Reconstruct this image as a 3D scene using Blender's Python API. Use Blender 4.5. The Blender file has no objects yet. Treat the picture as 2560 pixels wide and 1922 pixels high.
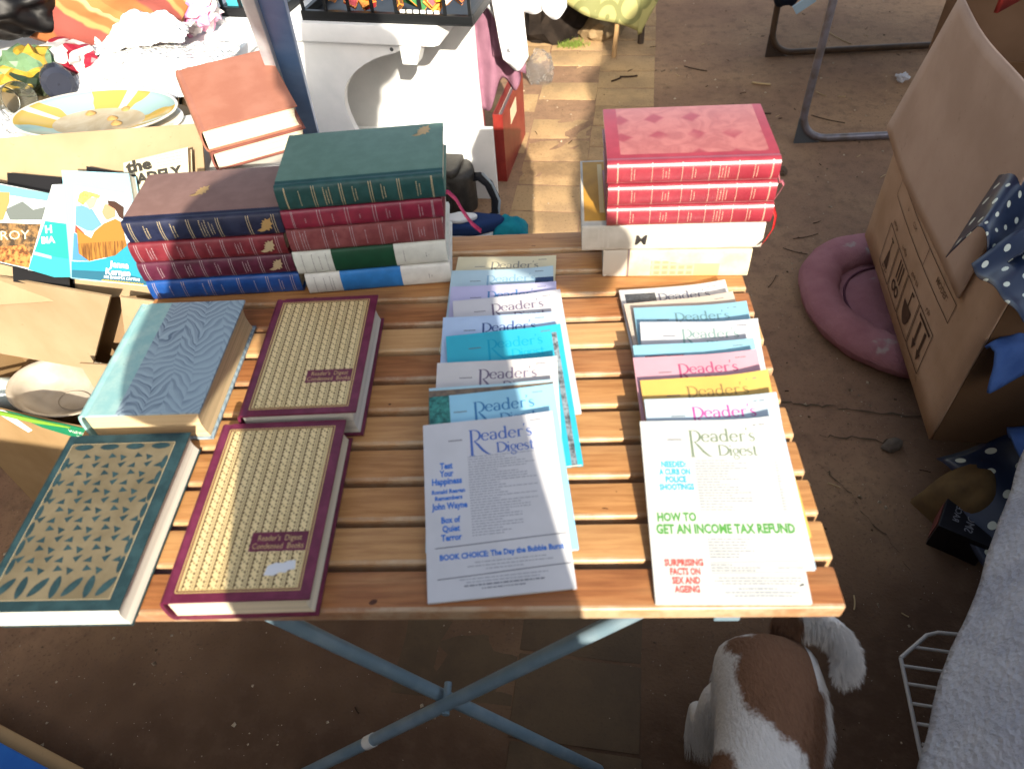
import bpy, bmesh, math, random
from mathutils import Vector, Matrix, noise
random.seed(11)
R = math.radians
SC = bpy.context.scene
COL = SC.collection

# ------------------------------------------------------------------ camera, sky, sun, exposure
def camera():
    yaw, pitch, roll = 0.0843, 0.8135, -0.0874
    cd = bpy.data.cameras.new('camera')
    co = bpy.data.objects.new('camera', cd)
    COL.objects.link(co)
    m = Matrix.Rotation(yaw, 4, 'Z') @ Matrix.Rotation(math.pi/2 - pitch, 4, 'X') @ Matrix.Rotation(roll, 4, 'Z')
    co.matrix_world = Matrix.Translation((-0.2522, -0.2987, 0.6141)) @ m
    cd.sensor_fit = 'HORIZONTAL'
    cd.sensor_width = 36.0
    cd.lens = 36.0 * 1817.3 / 2560.0
    cd.dof.use_dof = True
    cd.dof.focus_distance = 1.35
    cd.dof.aperture_fstop = 6.3
    cd.clip_start = 0.01
    cd.clip_end = 200.0
    SC.camera = co
camera()
SUN_EL, SUN_AZ = 27.3, 13.2          # the sun stands behind the camera, a little to its right
w = bpy.data.worlds.new('World')
SC.world = w
w.use_nodes = True
nt = w.node_tree
bg = nt.nodes.get('Background') or nt.nodes.new('ShaderNodeBackground')
out = nt.nodes.get('World Output') or nt.nodes.new('ShaderNodeOutputWorld')
nt.links.new(bg.outputs[0], out.inputs[0])
sky = nt.nodes.new('ShaderNodeTexSky')
sky.sky_type = 'NISHITA'
sky.sun_disc = False
sky.sun_elevation = R(SUN_EL)
sky.sun_rotation = R(180 - SUN_AZ)
hsv = nt.nodes.new('ShaderNodeHueSaturation'); hsv.inputs['Saturation'].default_value = 0.62
nt.links.new(sky.outputs[0], hsv.inputs['Color']); nt.links.new(hsv.outputs[0], bg.inputs[0])
sky.dust_density = 3.0
sky.ozone_density = 0.4
bg.inputs[1].default_value = 0.112
sd = bpy.data.lights.new('sun', 'SUN')
sd.energy = 3.7
sd.angle = R(0.53)
sd.color = (1.0, 0.90, 0.74)
so = bpy.data.objects.new('sun', sd)
COL.objects.link(so)
so.rotation_euler = Vector((-0.443, 1.89, -1.0)).to_track_quat('-Z', 'Y').to_euler()
SC.view_settings.view_transform = 'Standard'
SC.view_settings.look = 'None'
SC.view_settings.exposure = 1.55
SC.view_settings.gamma = 1.0
SC.view_settings.use_curve_mapping = False
SC.render.engine = 'CYCLES'
SC.cycles.max_bounces = 6
SC.cycles.use_denoising = True

# ------------------------------------------------------------------ node helper
def lin(c):
    f = lambda v: v/12.92 if v <= 0.04045 else ((v+0.055)/1.055)**2.4
    return tuple(f(v) for v in c) + (1.0,)
def hexc(h):
    h = h.lstrip('#')
    return lin(tuple(int(h[i:i+2], 16)/255 for i in (0, 2, 4)))
def col(c):
    if isinstance(c, str): return hexc(c)
    return tuple(c)[:3] + (1.0,)
class S:
    """a value socket with arithmetic"""
    def __init__(s, m, k): s.m, s.k = m, k
    def op(s, o, *a): return s.m.math(o, s, *a)
    def __add__(s, o): return s.op('ADD', o)
    def __radd__(s, o): return s.op('ADD', o)
    def __sub__(s, o): return s.op('SUBTRACT', o)
    def __rsub__(s, o): return s.m.math('SUBTRACT', o, s)
    def __mul__(s, o): return s.op('MULTIPLY', o)
    def __rmul__(s, o): return s.op('MULTIPLY', o)
    def __truediv__(s, o): return s.op('DIVIDE', o)
    def gt(s, o): return s.op('GREATER_THAN', o)
    def lt(s, o): return s.op('LESS_THAN', o)
    def sin(s): return s.op('SINE')
    def abs(s): return s.op('ABSOLUTE')
    def frac(s): return s.op('FRACT')
    def mn(s, o): return s.op('MINIMUM', o)
    def mx(s, o): return s.op('MAXIMUM', o)
    def pp(s, o): return s.op('PINGPONG', o)
    def smooth(s, a, b):
        n = s.m.nt.nodes.new('ShaderNodeMapRange'); n.interpolation_type = 'SMOOTHSTEP'
        s.m.set(n.inputs[0], s); n.inputs[1].default_value = a; n.inputs[2].default_value = b
        return S(s.m, n.outputs[0])
MATS = {}
class Mat:
    def __init__(s, name, rough=0.6, spec=0.3):
        s.mat = bpy.data.materials.new(name); s.mat.use_nodes = True
        s.nt = s.mat.node_tree; s.b = s.nt.nodes['Principled BSDF']
        s.b.inputs['Roughness'].default_value = rough
        s.b.inputs['Specular IOR Level'].default_value = spec
        MATS[name] = s
    def set(s, inp, v):
        if isinstance(v, S): s.nt.links.new(v.k, inp)
        elif hasattr(v, 'is_output'): s.nt.links.new(v, inp)
        elif isinstance(v, (tuple, str)): inp.default_value = col(v)
        else: inp.default_value = v
    def math(s, o, *a):
        n = s.nt.nodes.new('ShaderNodeMath'); n.operation = o
        for i, v in enumerate(a): s.set(n.inputs[i], v)
        return S(s, n.outputs[0])
    def xyz(s, kind='Object'):
        t = s.nt.nodes.new('ShaderNodeTexCoord'); p = s.nt.nodes.new('ShaderNodeSeparateXYZ')
        s.nt.links.new(t.outputs[kind], p.inputs[0]); s.vec = t.outputs[kind]
        return [S(s, p.outputs[i]) for i in range(3)]
    def world(s):
        g = s.nt.nodes.new('ShaderNodeNewGeometry'); p = s.nt.nodes.new('ShaderNodeSeparateXYZ')
        s.nt.links.new(g.outputs['Position'], p.inputs[0]); s.vec = g.outputs['Position']
        return [S(s, p.outputs[i]) for i in range(3)]
    def comb(s, x, y, z):
        n = s.nt.nodes.new('ShaderNodeCombineXYZ')
        for i, v in enumerate((x, y, z)): s.set(n.inputs[i], v)
        return n.outputs[0]
    def noise(s, scale, detail=3, rough=0.55, vec=None, dist=0.0):
        n = s.nt.nodes.new('ShaderNodeTexNoise'); n.inputs['Scale'].default_value = scale
        n.inputs['Detail'].default_value = detail; n.inputs['Roughness'].default_value = rough
        n.inputs['Distortion'].default_value = dist
        v = vec if vec is not None else getattr(s, 'vec', None)
        if v is None: s.xyz(); v = s.vec
        s.nt.links.new(v, n.inputs['Vector'])
        return S(s, n.outputs['Fac'])
    def voro(s, scale, vec=None, feature='F1', out='Distance'):
        n = s.nt.nodes.new('ShaderNodeTexVoronoi'); n.feature = feature; n.inputs['Scale'].default_value = scale
        v = vec if vec is not None else getattr(s, 'vec', None)
        if v is None: s.xyz(); v = s.vec
        s.nt.links.new(v, n.inputs['Vector'])
        return S(s, n.outputs[out])
    def rnd(s):
        n = s.nt.nodes.new('ShaderNodeObjectInfo'); return S(s, n.outputs['Random'])
    def mix(s, f, a, b):
        n = s.nt.nodes.new('ShaderNodeMix'); n.data_type = 'RGBA'
        s.set(n.inputs[0], f); s.set(n.inputs[6], a); s.set(n.inputs[7], b)
        return n.outputs[2]
    def base(s, c): s.set(s.b.inputs['Base Color'], c); return s
    def rough(s, v): s.set(s.b.inputs['Roughness'], v); return s
    def bump(s, h, strength=0.3, dist=0.002):
        n = s.nt.nodes.new('ShaderNodeBump'); n.inputs['Strength'].default_value = strength
        n.inputs['Distance'].default_value = dist; s.set(n.inputs['Height'], h)
        s.nt.links.new(n.outputs[0], s.b.inputs['Normal']); return s
def cloth(name, c, c2=None, scale=60, rough=0.7, spec=0.25, bump=0.15, amt=(0.35, 0.7), fine=900):
    """book cloth, card, paint: a colour worn towards a second one, fine relief"""
    m = Mat(name, rough, spec); m.xyz()
    if c2 is None:
        k = col(c); c2 = tuple(min(1, v*1.35+0.012) for v in k[:3])
    m.base(m.mix(m.noise(scale, 4, 0.6).smooth(*amt), c, c2))
    if bump: m.bump(m.noise(fine, 2), bump, 0.0006)
    return m.mat
def plain(name, c, rough=0.6, spec=0.3, metal=0.0):
    m = Mat(name, rough, spec); m.base(c); m.b.inputs['Metallic'].default_value = metal
    return m.mat

# ------------------------------------------------------------------ mesh helpers
def link(o, parent=None):
    COL.objects.link(o)
    if parent is not None: o.parent = parent
    return o
def tag(o, label=None, cat=None, group=None, kind=None):
    if label: o['label'] = label
    if cat: o['category'] = cat
    if group: o['group'] = group
    if kind: o['kind'] = kind
    return o
def thing(name, label, cat, loc=(0, 0, 0), rz=0.0, group=None, rot=None):
    o = bpy.data.objects.new(name, None); o.empty_display_size = 0.02
    o.location = loc; o.rotation_euler = rot if rot else (0, 0, rz)
    link(o); return tag(o, label, cat, group)
def frame_thing(name, label, cat, o, u, v, n, group=None):
    e = thing(name, label, cat, group=group)
    u, v, n = Vector(u), Vector(v), Vector(n)
    e.matrix_world = Matrix(((u.x, v.x, n.x, o[0]), (u.y, v.y, n.y, o[1]), (u.z, v.z, n.z, o[2]), (0, 0, 0, 1)))
    return e
class MB:
    """collects geometry, then links it as one mesh object"""
    def __init__(s): s.v, s.f, s.m = [], [], []
    def add(s, v, f, mi=0):
        o = len(s.v); s.v += [tuple(p) for p in v]; s.f += [tuple(o+i for i in q) for q in f]; s.m += [mi]*len(f); return s
    def prism(s, poly, z0, z1, mi=0):
        n = len(poly); v = [(x, y, z0) for x, y in poly] + [(x, y, z1) for x, y in poly]
        f = [tuple(range(n-1, -1, -1)), tuple(range(n, 2*n))] + [(i, (i+1) % n, n+(i+1) % n, n+i) for i in range(n)]
        return s.add(v, f, mi)
    def flat(s, poly, z=0.0, mi=0): return s.add([(x, y, z) for x, y in poly], [tuple(range(len(poly)))], mi)
    def box(s, a, b, mi=0):
        return s.prism([(a[0], a[1]), (b[0], a[1]), (b[0], b[1]), (a[0], b[1])], a[2], b[2], mi)
    def obox(s, c, u, v, n, mi=0):
        """box about c with half-vectors u, v, n"""
        c, u, v, n = Vector(c), Vector(u), Vector(v), Vector(n)
        p = [c+a*u+b*v+d*n for d in (-1, 1) for a, b in ((-1, -1), (1, -1), (1, 1), (-1, 1))]
        return s.add(p, [(3, 2, 1, 0), (4, 5, 6, 7)] + [(i, (i+1) % 4, 4+(i+1) % 4, 4+i) for i in range(4)], mi)
    def tube(s, pts, r, n=10, mi=0, caps=True):
        pts = [Vector(p) for p in pts]; L = len(pts); rs = r if isinstance(r, (list, tuple)) else [r]*L
        t0 = (pts[1]-pts[0]).normalized(); a = t0.orthogonal().normalized(); rings = []
        for i, p in enumerate(pts):
            t = (pts[min(i+1, L-1)]-pts[max(i-1, 0)]).normalized()
            a = (a - t*a.dot(t)).normalized(); b = t.cross(a)
            rings.append([p + rs[i]*(math.cos(k*2*math.pi/n)*a + math.sin(k*2*math.pi/n)*b) for k in range(n)])
        v = [q for ring in rings for q in ring]
        f = [(i*n+k, i*n+(k+1) % n, (i+1)*n+(k+1) % n, (i+1)*n+k) for i in range(L-1) for k in range(n)]
        if caps: f += [tuple(range(n-1, -1, -1)), tuple((L-1)*n+k for k in range(n))]
        return s.add(v, f, mi)
    def grid(s, fn, nu, nv, mi=0, closed_u=False):
        v = [fn(i/nu, j/nv) for j in range(nv+1) for i in range(nu + (0 if closed_u else 1))]
        w_ = nu if closed_u else nu+1
        f = [(j*w_+i, j*w_+(i+1) % w_, (j+1)*w_+(i+1) % w_, (j+1)*w_+i) for j in range(nv) for i in range(nu)]
        return s.add(v, f, mi)
    def lathe(s, prof, n=32, sx=1.0, sy=1.0, c=(0, 0), mi=0):
        v = [(c[0]+r*sx*math.cos(k*2*math.pi/n), c[1]+r*sy*math.sin(k*2*math.pi/n), z) for r, z in prof for k in range(n)]
        f = [(i*n+k, i*n+(k+1) % n, (i+1)*n+(k+1) % n, (i+1)*n+k) for i in range(len(prof)-1) for k in range(n)]
        return s.add(v, f, mi)
    def obj(s, name, mats, parent=None, bevel=0, smooth=None, recalc=True, solid=0, sub=0, seg=2):
        me = bpy.data.meshes.new(name); me.from_pydata(s.v, [], s.f)
        mats = mats if isinstance(mats, (list, tuple)) else [mats]
        for m in mats: me.materials.append(m)
        me.polygons.foreach_set('material_index', s.m)
        if recalc or bevel:
            bm = bmesh.new(); bm.from_mesh(me)
            if recalc: bmesh.ops.recalc_face_normals(bm, faces=bm.faces)
            if bevel:
                es = [e for e in bm.edges if len(e.link_faces) == 2 and e.calc_face_angle(0) > 0.6]
                bmesh.ops.bevel(bm, geom=es, offset=bevel, segments=seg, affect='EDGES', profile=0.6, clamp_overlap=True)
            bm.to_mesh(me); bm.free()
        if smooth is not None:
            me.polygons.foreach_set('use_smooth', [True]*len(me.polygons)); me.set_sharp_from_angle(angle=R(smooth))
        me.update()
        o = bpy.data.objects.new(name, me); link(o, parent)
        if sub:
            q = o.modifiers.new('sub', 'SUBSURF'); q.levels = q.render_levels = sub
        if solid:
            q = o.modifiers.new('solid', 'SOLIDIFY'); q.thickness = solid; q.offset = 0
        return o
COVER = {}
def nz(x, y, z=0.0, s=1.0): return noise.noise(Vector((x*s, y*s, z*s)))
def lerp(a, b, t): return a + (b-a)*t

# ------------------------------------------------------------------ lettering
def text2d(txt, size, bold=0.0, sx=1.0, align='LEFT', leading=1.0, shear=0.0, width=None):
    cu = bpy.data.curves.new('lettering', 'FONT'); cu.body = txt; cu.size = size; cu.align_x = align
    cu.resolution_u = 2; cu.offset = bold*size; cu.space_line = leading; cu.shear = shear
    o = bpy.data.objects.new('lettering', cu); COL.objects.link(o)
    dg = bpy.context.evaluated_depsgraph_get()
    me = bpy.data.meshes.new_from_object(o.evaluated_get(dg))
    v = [(p.co.x*sx, p.co.y) for p in me.vertices]; f = [tuple(q.vertices) for q in me.polygons]
    bpy.data.objects.remove(o); bpy.data.curves.remove(cu); bpy.data.meshes.remove(me)
    if width and v:
        a, b = min(p[0] for p in v), max(p[0] for p in v); k = width/(b-a)
        v = [((p[0]-a)*k if align == 'LEFT' else p[0]*k, p[1]) for p in v]
    return v, f
def letter(mb, txt, x, y, size, z=0.0, rot=0.0, mi=0, fn=None, **k):
    v, f = text2d(txt, size, **k); c, s = math.cos(rot), math.sin(rot)
    P = []
    for a, b in v:
        X, Y = x + a*c - b*s, y + a*s + b*c
        P.append((X, Y, (fn(X, Y) if fn else 0.0) + z))
    mb.add(P, f, mi)
def stroke(mb, pts, ws, T, mi=0):
    """one pen stroke of changing width; T maps (x, y) to a point"""
    pts = [Vector(p) for p in pts]; L = len(pts); v = []
    for i, p in enumerate(pts):
        t = (pts[min(i+1, L-1)]-pts[max(i-1, 0)]).normalized(); n = Vector((-t.y, t.x)); h = ws[i]/2
        v += [T(*(p+n*h)), T(*(p-n*h))]
    mb.add(v, [(2*i, 2*i+1, 2*i+3, 2*i+2) for i in range(L-1)], mi)
def arc(cx, cy, rx, ry, a0, a1, thin, thick, n=12):
    p, w_ = [], []
    for i in range(n+1):
        a = R(a0 + (a1-a0)*i/n); p.append((cx+rx*math.cos(a), cy+ry*math.sin(a)))
        w_.append(thin + (thick-thin)*abs(math.cos(a))**1.5)
    return p, w_
def glyph(mb, ch, x, y, s, T0, mi=0):
    """a light book serif drawn stroke by stroke; returns its advance"""
    T = lambda a, b: T0(x+a*s, y+b*s)
    t, k = 0.045, 0.115
    st = lambda p, w_: stroke(mb, p, w_, T, mi)
    def stem(X, a, b, serif=True, w_=k):
        st([(X, a), (X, b)], [w_, w_])
        if serif: st([(X-0.11, a+0.015), (X+0.11, a+0.015)], [0.03, 0.03])
    if ch == 'R':
        st([(0.14, -0.93), (0.14, 0.72)], [0.15, 0.13]); st([(0.0, -0.92), (0.30, -0.92)], [0.035, 0.035]); st([(0.02, 0.72), (0.3, 0.72)], [0.035, 0.035])
        st(*arc(0.28, 0.36, 0.36, 0.36, 92, -92, t, 0.13)); st([(0.3, 0.0), (0.5, -0.25), (0.75, -0.62), (1.0, -0.86), (1.18, -0.92)], [0.06, 0.13, 0.14, 0.10, 0.03]); return 0.70
    if ch == 'e':
        st(*arc(0.24, 0.24, 0.2, 0.24, 10, 320, t, k)); st([(0.06, 0.27), (0.43, 0.27)], [0.035, 0.035]); return 0.49
    if ch == 'a':
        st(*arc(0.2, 0.37, 0.15, 0.12, 170, 0, t, k*0.8, 8)); stem(0.36, 0.0, 0.38, False); st(*arc(0.2, 0.13, 0.15, 0.13, 60, 330, t, k)); return 0.49
    if ch == 'd':
        st(*arc(0.24, 0.24, 0.19, 0.24, 40, 320, t, k)); stem(0.43, 0.0, 0.8, False); st([(0.33, 0.77), (0.43, 0.8)], [0.03, 0.05]); st([(0.43, 0.015), (0.54, 0.03)], [0.05, 0.03]); return 0.57
    if ch == 'r':
        stem(0.12, 0.0, 0.48); st(*arc(0.27, 0.32, 0.14, 0.15, 160, 40, t, 0.08, 6)); return 0.40
    if ch == "'":
        st([(0.08, 0.82), (0.04, 0.62)], [0.09, 0.02]); return 0.12
    if ch == 's':
        st([(0.32, 0.40), (0.24, 0.47), (0.12, 0.46), (0.07, 0.37), (0.14, 0.28), (0.27, 0.21), (0.33, 0.12), (0.27, 0.03), (0.15, 0.01), (0.05, 0.09)], [t, t, 0.06, 0.09, k, k, 0.09, 0.06, t, t]); return 0.40
    if ch == 'D':
        stem(0.13, 0.0, 0.74); st([(0.02, 0.72), (0.24, 0.72)], [0.03, 0.03]); st(*arc(0.2, 0.37, 0.48, 0.36, 92, -92, t, 0.13)); return 0.76
    if ch == 'i':
        stem(0.11, 0.0, 0.48); st([(0.07, 0.66), (0.16, 0.66)], [0.09, 0.09]); return 0.24
    if ch == 'g':
        st(*arc(0.2, 0.3, 0.15, 0.17, 0, 360, t, 0.09, 14)); st([(0.12, 0.14), (0.08, 0.05), (0.3, -0.02), (0.4, -0.12), (0.28, -0.24), (0.1, -0.24), (0.03, -0.13), (0.1, -0.02)], [t, 0.06, 0.09, 0.06, t, t, 0.06, t]); st([(0.32, 0.42), (0.43, 0.46)], [t, 0.06]); return 0.45
    if ch == 't':
        stem(0.14, 0.03, 0.64, False); st([(0.02, 0.47), (0.3, 0.47)], [0.035, 0.035]); st([(0.14, 0.05), (0.22, 0.0), (0.32, 0.06)], [k, 0.06, 0.03]); return 0.36
    return 0.3
def masthead(mb, x, y, wdt, T0, mi=0):
    """the two-line serif title whose tall R spans both lines; (x, y) = left end on the upper baseline"""
    s = wdt/3.62; X = x
    for ch in "Reader's": X += glyph(mb, ch, X, y, s, T0, mi)*s
    X = x + 1.5*s
    for ch in 'Digest': X += glyph(mb, ch, X, y-0.86*s, s*0.88, T0, mi)*s*0.80
# ------------------------------------------------------------------ the ground
GZ = -0.70
def dirt_mat():
    m = Mat('dirt', 0.92, 0.12); x, y, z = m.xyz()
    n1 = m.noise(2.2, 5, 0.6); n2 = m.noise(26, 5, 0.65); n3 = m.noise(160, 3, 0.6); sp = m.voro(95)
    c = m.mix(n1.smooth(0.35, 0.68), '#876a55', '#9f8063')
    painted_shade = (y + (m.noise(1.6, 4, 0.6) - .5)*1.1 - x*.25).smooth(.85, .25)  # foreground shade put into the dirt colour, with a noisy border
    c = m.mix(painted_shade*.85, c, m.mix(n2, '#38281e', '#463226'))
    c = m.mix(n2.smooth(0.45, 0.75)*0.55, c, '#655142')
    c = m.mix(n3.smooth(0.55, 0.72)*0.6, c, '#59463a')
    c = m.mix(sp.lt(0.055)*n2.gt(0.5), c, '#cfc2ae')
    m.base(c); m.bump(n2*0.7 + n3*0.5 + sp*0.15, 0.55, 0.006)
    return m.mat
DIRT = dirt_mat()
def gheight(x, y):
    d = abs(x - (-0.36 + 0.122*y)); k = min(1, max(.22, (d-.2)/.25))
    return GZ + k*(0.006*nz(x, y, 0, 1.7) + 0.0035*nz(x, y, 3, 9)) + 0.0013*nz(x, y, 7, 31)
mb = MB()
xs = [-9, -5, -3] + [-2 + 0.04*i for i in range(101)] + [3, 5, 9]
ys = [-9, -4, -2] + [-0.6 + 0.04*i for i in range(126)] + [5.5, 8, 14]
mb.add([(x, y, gheight(x, y) if -2 <= x <= 2 and -0.6 <= y <= 4.4 else GZ) for y in ys for x in xs],
       [(j*len(xs)+i, j*len(xs)+i+1, (j+1)*len(xs)+i+1, (j+1)*len(xs)+i) for j in range(len(ys)-1) for i in range(len(xs)-1)])
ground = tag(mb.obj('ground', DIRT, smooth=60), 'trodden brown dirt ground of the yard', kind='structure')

def paver_mat():
    m = Mat('paver', 0.9, 0.12); m.xyz(); r = m.rnd()
    c = m.mix(r, '#8d7355', '#9c8262'); c = m.mix(m.noise(7, 5, 0.65, m.world() and m.vec).smooth(0.36, 0.62), c, '#b3946c')
    px_, py_, pz_ = m.world(); m.xyz(); painted_shade = (py_ + (m.noise(3, 4, .6, m.comb(px_, py_, 0.0)) - .5)*.9).smooth(1.05, .35); c = m.mix(painted_shade*.82, c, m.mix(r, '#41372e', '#4c4036'))  # the same foreground shade put into the paver colour
    c = m.mix(m.noise(120, 3).smooth(0.55, 0.75)*0.5, c, '#55473b')
    m.base(c); m.bump(m.noise(140, 4, 0.65), 0.4, 0.003); return m.mat
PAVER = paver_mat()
mb = MB(); mb.box((-0.1115, -0.0742, -0.03), (0.1115, 0.0742, 0.0)); pv0 = None
for row in range(-3, 29):
    for c in range(3):
        y = 0.02 + row*0.152 + (0.076 if c == 1 else 0); x = -0.135 + 0.122*y - 0.112 - c*0.226
        if c == 2 and random.random() < 0.6: continue
        if c == 1 and random.random() < 0.3: continue
        if pv0 is None:
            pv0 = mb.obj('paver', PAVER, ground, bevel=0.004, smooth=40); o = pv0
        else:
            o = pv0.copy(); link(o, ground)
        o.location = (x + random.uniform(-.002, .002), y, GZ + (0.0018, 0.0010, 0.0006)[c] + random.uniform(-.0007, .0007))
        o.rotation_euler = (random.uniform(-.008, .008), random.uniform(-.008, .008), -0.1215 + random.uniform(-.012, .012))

# dirt-filled cracks in the hard ground on the right
CR = plain('crack_soil', '#55483a', 0.95, 0.05)
mb = MB()
for pts in ([(0.2, .86), (.3, .85), (.35, .845), (.41, .836), (.47, .82), (.6, .80), (.75, .81)], [(.34, .752), (.4, .748), (.47, .734), (.53, .735)],
            [(.32, .67), (.34, .63), (.365, .58), (.385, .52), (.41, .47), (.43, .38)], [(.2, 1.9), (.3, 1.83), (.42, 1.78)], [(.3, 2.1), (.45, 2.06)]):
    P = []
    for i in range(len(pts)-1):
        for k in range(5):
            t = k/5; P.append((lerp(pts[i][0], pts[i+1][0], t)+random.uniform(-.005, .005), lerp(pts[i][1], pts[i+1][1], t)+random.uniform(-.006, .006)))
    P.append(pts[-1]); v = []
    for i, p in enumerate(P):
        h = random.uniform(.0006, .0036)*math.sin(math.pi*(i+.5)/len(P))**.4
        v += [(p[0], p[1]-h, gheight(p[0], p[1])+.0025), (p[0], p[1]+h, gheight(p[0], p[1])+.0025)]
    mb.add(v, [(2*i, 2*i+2, 2*i+3, 2*i+1) for i in range(len(P)-1)])
tag(mb.obj('soil_crack', CR, ground), kind='stuff')

# grit, twigs, straws
GRIT = Mat('grit', 0.9, 0.1); GRIT.xyz(); GRIT.base(GRIT.mix(GRIT.noise(30, 1).smooth(.4, .6), '#5b4a3a', '#b9a88f')); GRIT = GRIT.mat
mb = MB()
for i in range(2600):
    x, y = random.uniform(-1.5, 1.3), random.uniform(0.0, 3.6); r = random.choice((.0012, .0016, .002, .003, .0045)) * random.uniform(.7, 1.3)
    z = gheight(x, y); a = random.random()*6.28
    p = [(x+r*math.cos(a+k*1.57)*random.uniform(.6, 1.2), y+r*math.sin(a+k*1.57)*random.uniform(.6, 1.2), z+r*.1) for k in range(4)]
    mb.add(p+[(x, y, z+r*.9)], [(0, 1, 4), (1, 2, 4), (2, 3, 4), (3, 0, 4)])
tag(mb.obj('grit', GRIT), 'scattered grit and crumbs of soil on the ground', kind='stuff')
TW = plain('twig', '#3a2b20', 0.85, 0.1); STRAW = plain('straw', '#b39a72', 0.7, 0.2)
mb = MB()
def twig(x, y, l, a, r, mi, bend=.2):
    pts = []
    for k in range(5):
        t = k/4 - .5; pts.append((x+l*t*math.cos(a)-bend*l*t*t*math.sin(a), y+l*t*math.sin(a)+bend*l*t*t*math.cos(a), gheight(x, y)+r+.002))
    mb.tube(pts, r, 5, mi)
for x, y, l, a, r, mi in ((.35, 2.66, .1, -.6, .002, 0), (.58, 2.5, .07, -.35, .0045, 1), (.5, 2.27, .13, -.3, .002, 0), (.47, 2.2, .06, .1, .0012, 0), (.98, 2.9, .16, -1.2, .002, 1),
                          (.42, 1.65, .09, .8, .002, 1), (.5, 1.5, .08, .25, .0012, 0), (.56, 1.42, .09, .3, .0013, 0), (.45, 1.43, .07, -.5, .0012, 0), (.36, 1.3, .06, 1.0, .001, 0),
                          (.78, 2.4, .05, -1, .0015, 1), (.08, 2.62, .07, 0, .0035, 0), (.03, 2.6, .05, .6, .0035, 0), (.3, .35, .03, 1.3, .0015, 1), (.75, 2.2, .12, -.6, .0015, 0), (.15, .33, .03, .9, .0013, 1)):
    twig(x, y, l, a, r, mi)
for i in range(130):
    x, y = random.uniform(-1.4, 1.3), random.uniform(.1, 3.4); twig(x, y, random.uniform(.008, .03), random.random()*6.3, random.uniform(.0007, .0016), random.choice((0, 0, 1)))
tag(mb.obj('twigs', [TW, STRAW]), 'dry twigs and straws strewn over the dirt', kind='stuff')

# ------------------------------------------------------------------ light blockers added out of view to shade the place
mb = MB()
BRK = plain('shade_wall_render', '#8d7f70', 0.9, 0.1)
mb.box((-6, -1.36, GZ-.02), (.45, -1.25, 0.47)); mb.box((-6, -1.38, .47), (.45, -1.23, .53))  # unseen wall added to keep sun off the foreground ground
tag(mb.obj('shade_wall', BRK, bevel=.004), 'low coped wall added unseen behind the photographer to shade the foreground', 'wall')
TARP = Mat('shade_screen_tarpaulin', 0.6, 0.25); TARP.xyz(); TARP.base(TARP.mix(TARP.noise(3, 3).smooth(.4, .7), '#57503f', '#675f4c')); TARP = TARP.mat
tp = thing('shade_screen', 'brown tarpaulin screens added out of view to shade the yard', 'light screen')
edge = [(.40, GZ), (.402, -.2), (.410, .34), (.465, .60), (.52, .9), (.60, 1.0), (.64, 1.10), (.76, 1.2), (.80, 1.33), (.93, 1.42), (1.02, 1.58), (1.22, 1.8), (1.45, 2.15), (7, 2.15), (7, GZ)]  # added screen, outline shaped to cast the ragged shadow edge
mb = MB(); n = len(edge)
mb.add([(x, -1.2+.02*math.sin(x*9), z) for x, z in edge]+[(x, -1.215+.02*math.sin(x*9), z) for x, z in edge],
       [tuple(range(n)), tuple(range(2*n-1, n-1, -1))]+[(i, n+i, n+(i+1) % n, (i+1) % n) for i in range(n)])
mb.obj('ragged_screen', TARP, tp)
mb = MB(); mb.tube([(2.0, -1.26, GZ), (2.0, -1.26, 2.15)], .02, 10); mb.tube([(1.5, -1.26, 2.16), (7, -1.26, 2.16)], .02, 10); tag(mb.obj('shade_screen_frame', plain('screen_pole', '#b9bcc0', .4, .5, .6), tp, smooth=40), kind='stuff')
mb = MB(); mb.box((-2.45, -3.0, GZ), (-2.40, 3.6, 2.6)); mb.obj('left_screen', TARP, tp)  # added on the left to cut skylight on the foreground

# ------------------------------------------------------------------ the slatted table
def wood_mat():
    m = Mat('slat_wood', 0.42, 0.35); x, y, z = m.xyz(); r = m.rnd()
    v = m.comb(x*2.2 + r*37, y*34 + r*11, z*34)
    g = m.noise(5.5, 5, 0.62, v, 0.6); f = m.noise(26, 3, 0.6, v)
    pale = m.mix(g.smooth(.3, .72), '#c49c6a', '#b3875a'); mid = m.mix(g.smooth(.3, .72), '#b58552', '#96663a'); red = m.mix(g.smooth(.3, .72), '#a06a40', '#7d4d2c')
    c = m.mix(r.smooth(.1, .35), pale, mid); c = m.mix(r.smooth(.62, .78), c, red); c = m.mix(m.noise(3, 3, .6, m.comb(x*1.2+r*20, y*6, z)).smooth(.5, .75)*.6, c, pale)
    c = m.mix(f.smooth(.55, .8)*.35, c, '#6b3f22')
    c = m.mix((y.lt(-.0165)*m.noise(22, 4, .7).smooth(.40, .62)*.45 + y.lt(-.0165)*.22).mn(1.0), c, '#b9a78c')
    k = m.noise(6, 2, .5, m.comb(x*5+r*9, y*9, z)); c = m.mix(k.gt(.74), c, '#4a2611')
    m.base(c); m.rough(.30 + f*.2); m.bump(f, .12, .0008); return m.mat
WOOD = wood_mat()
table = thing('folding_table', 'slatted brown wood folding table on crossed blue grey tube legs, covered with books', 'table', (-.4, .29, GZ))
def tloc(o): o.location = (o.location.x+.4, o.location.y-.29, o.location.z-GZ)
mb = MB(); mb.box((-.3975, -.0205, -.019), (.3975, .0205, 0)); s0 = None
for k in range(12):
    if s0 is None:
        s0 = mb.obj('slat', WOOD, table, bevel=.0032, smooth=35, seg=3); o = s0
    else: o = s0.copy(); link(o, table)
    o.location = (.0025 + random.uniform(-.0015, .0015), .0215 + k*.0487 - .29, -GZ + random.uniform(-.0007, .0004))
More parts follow.
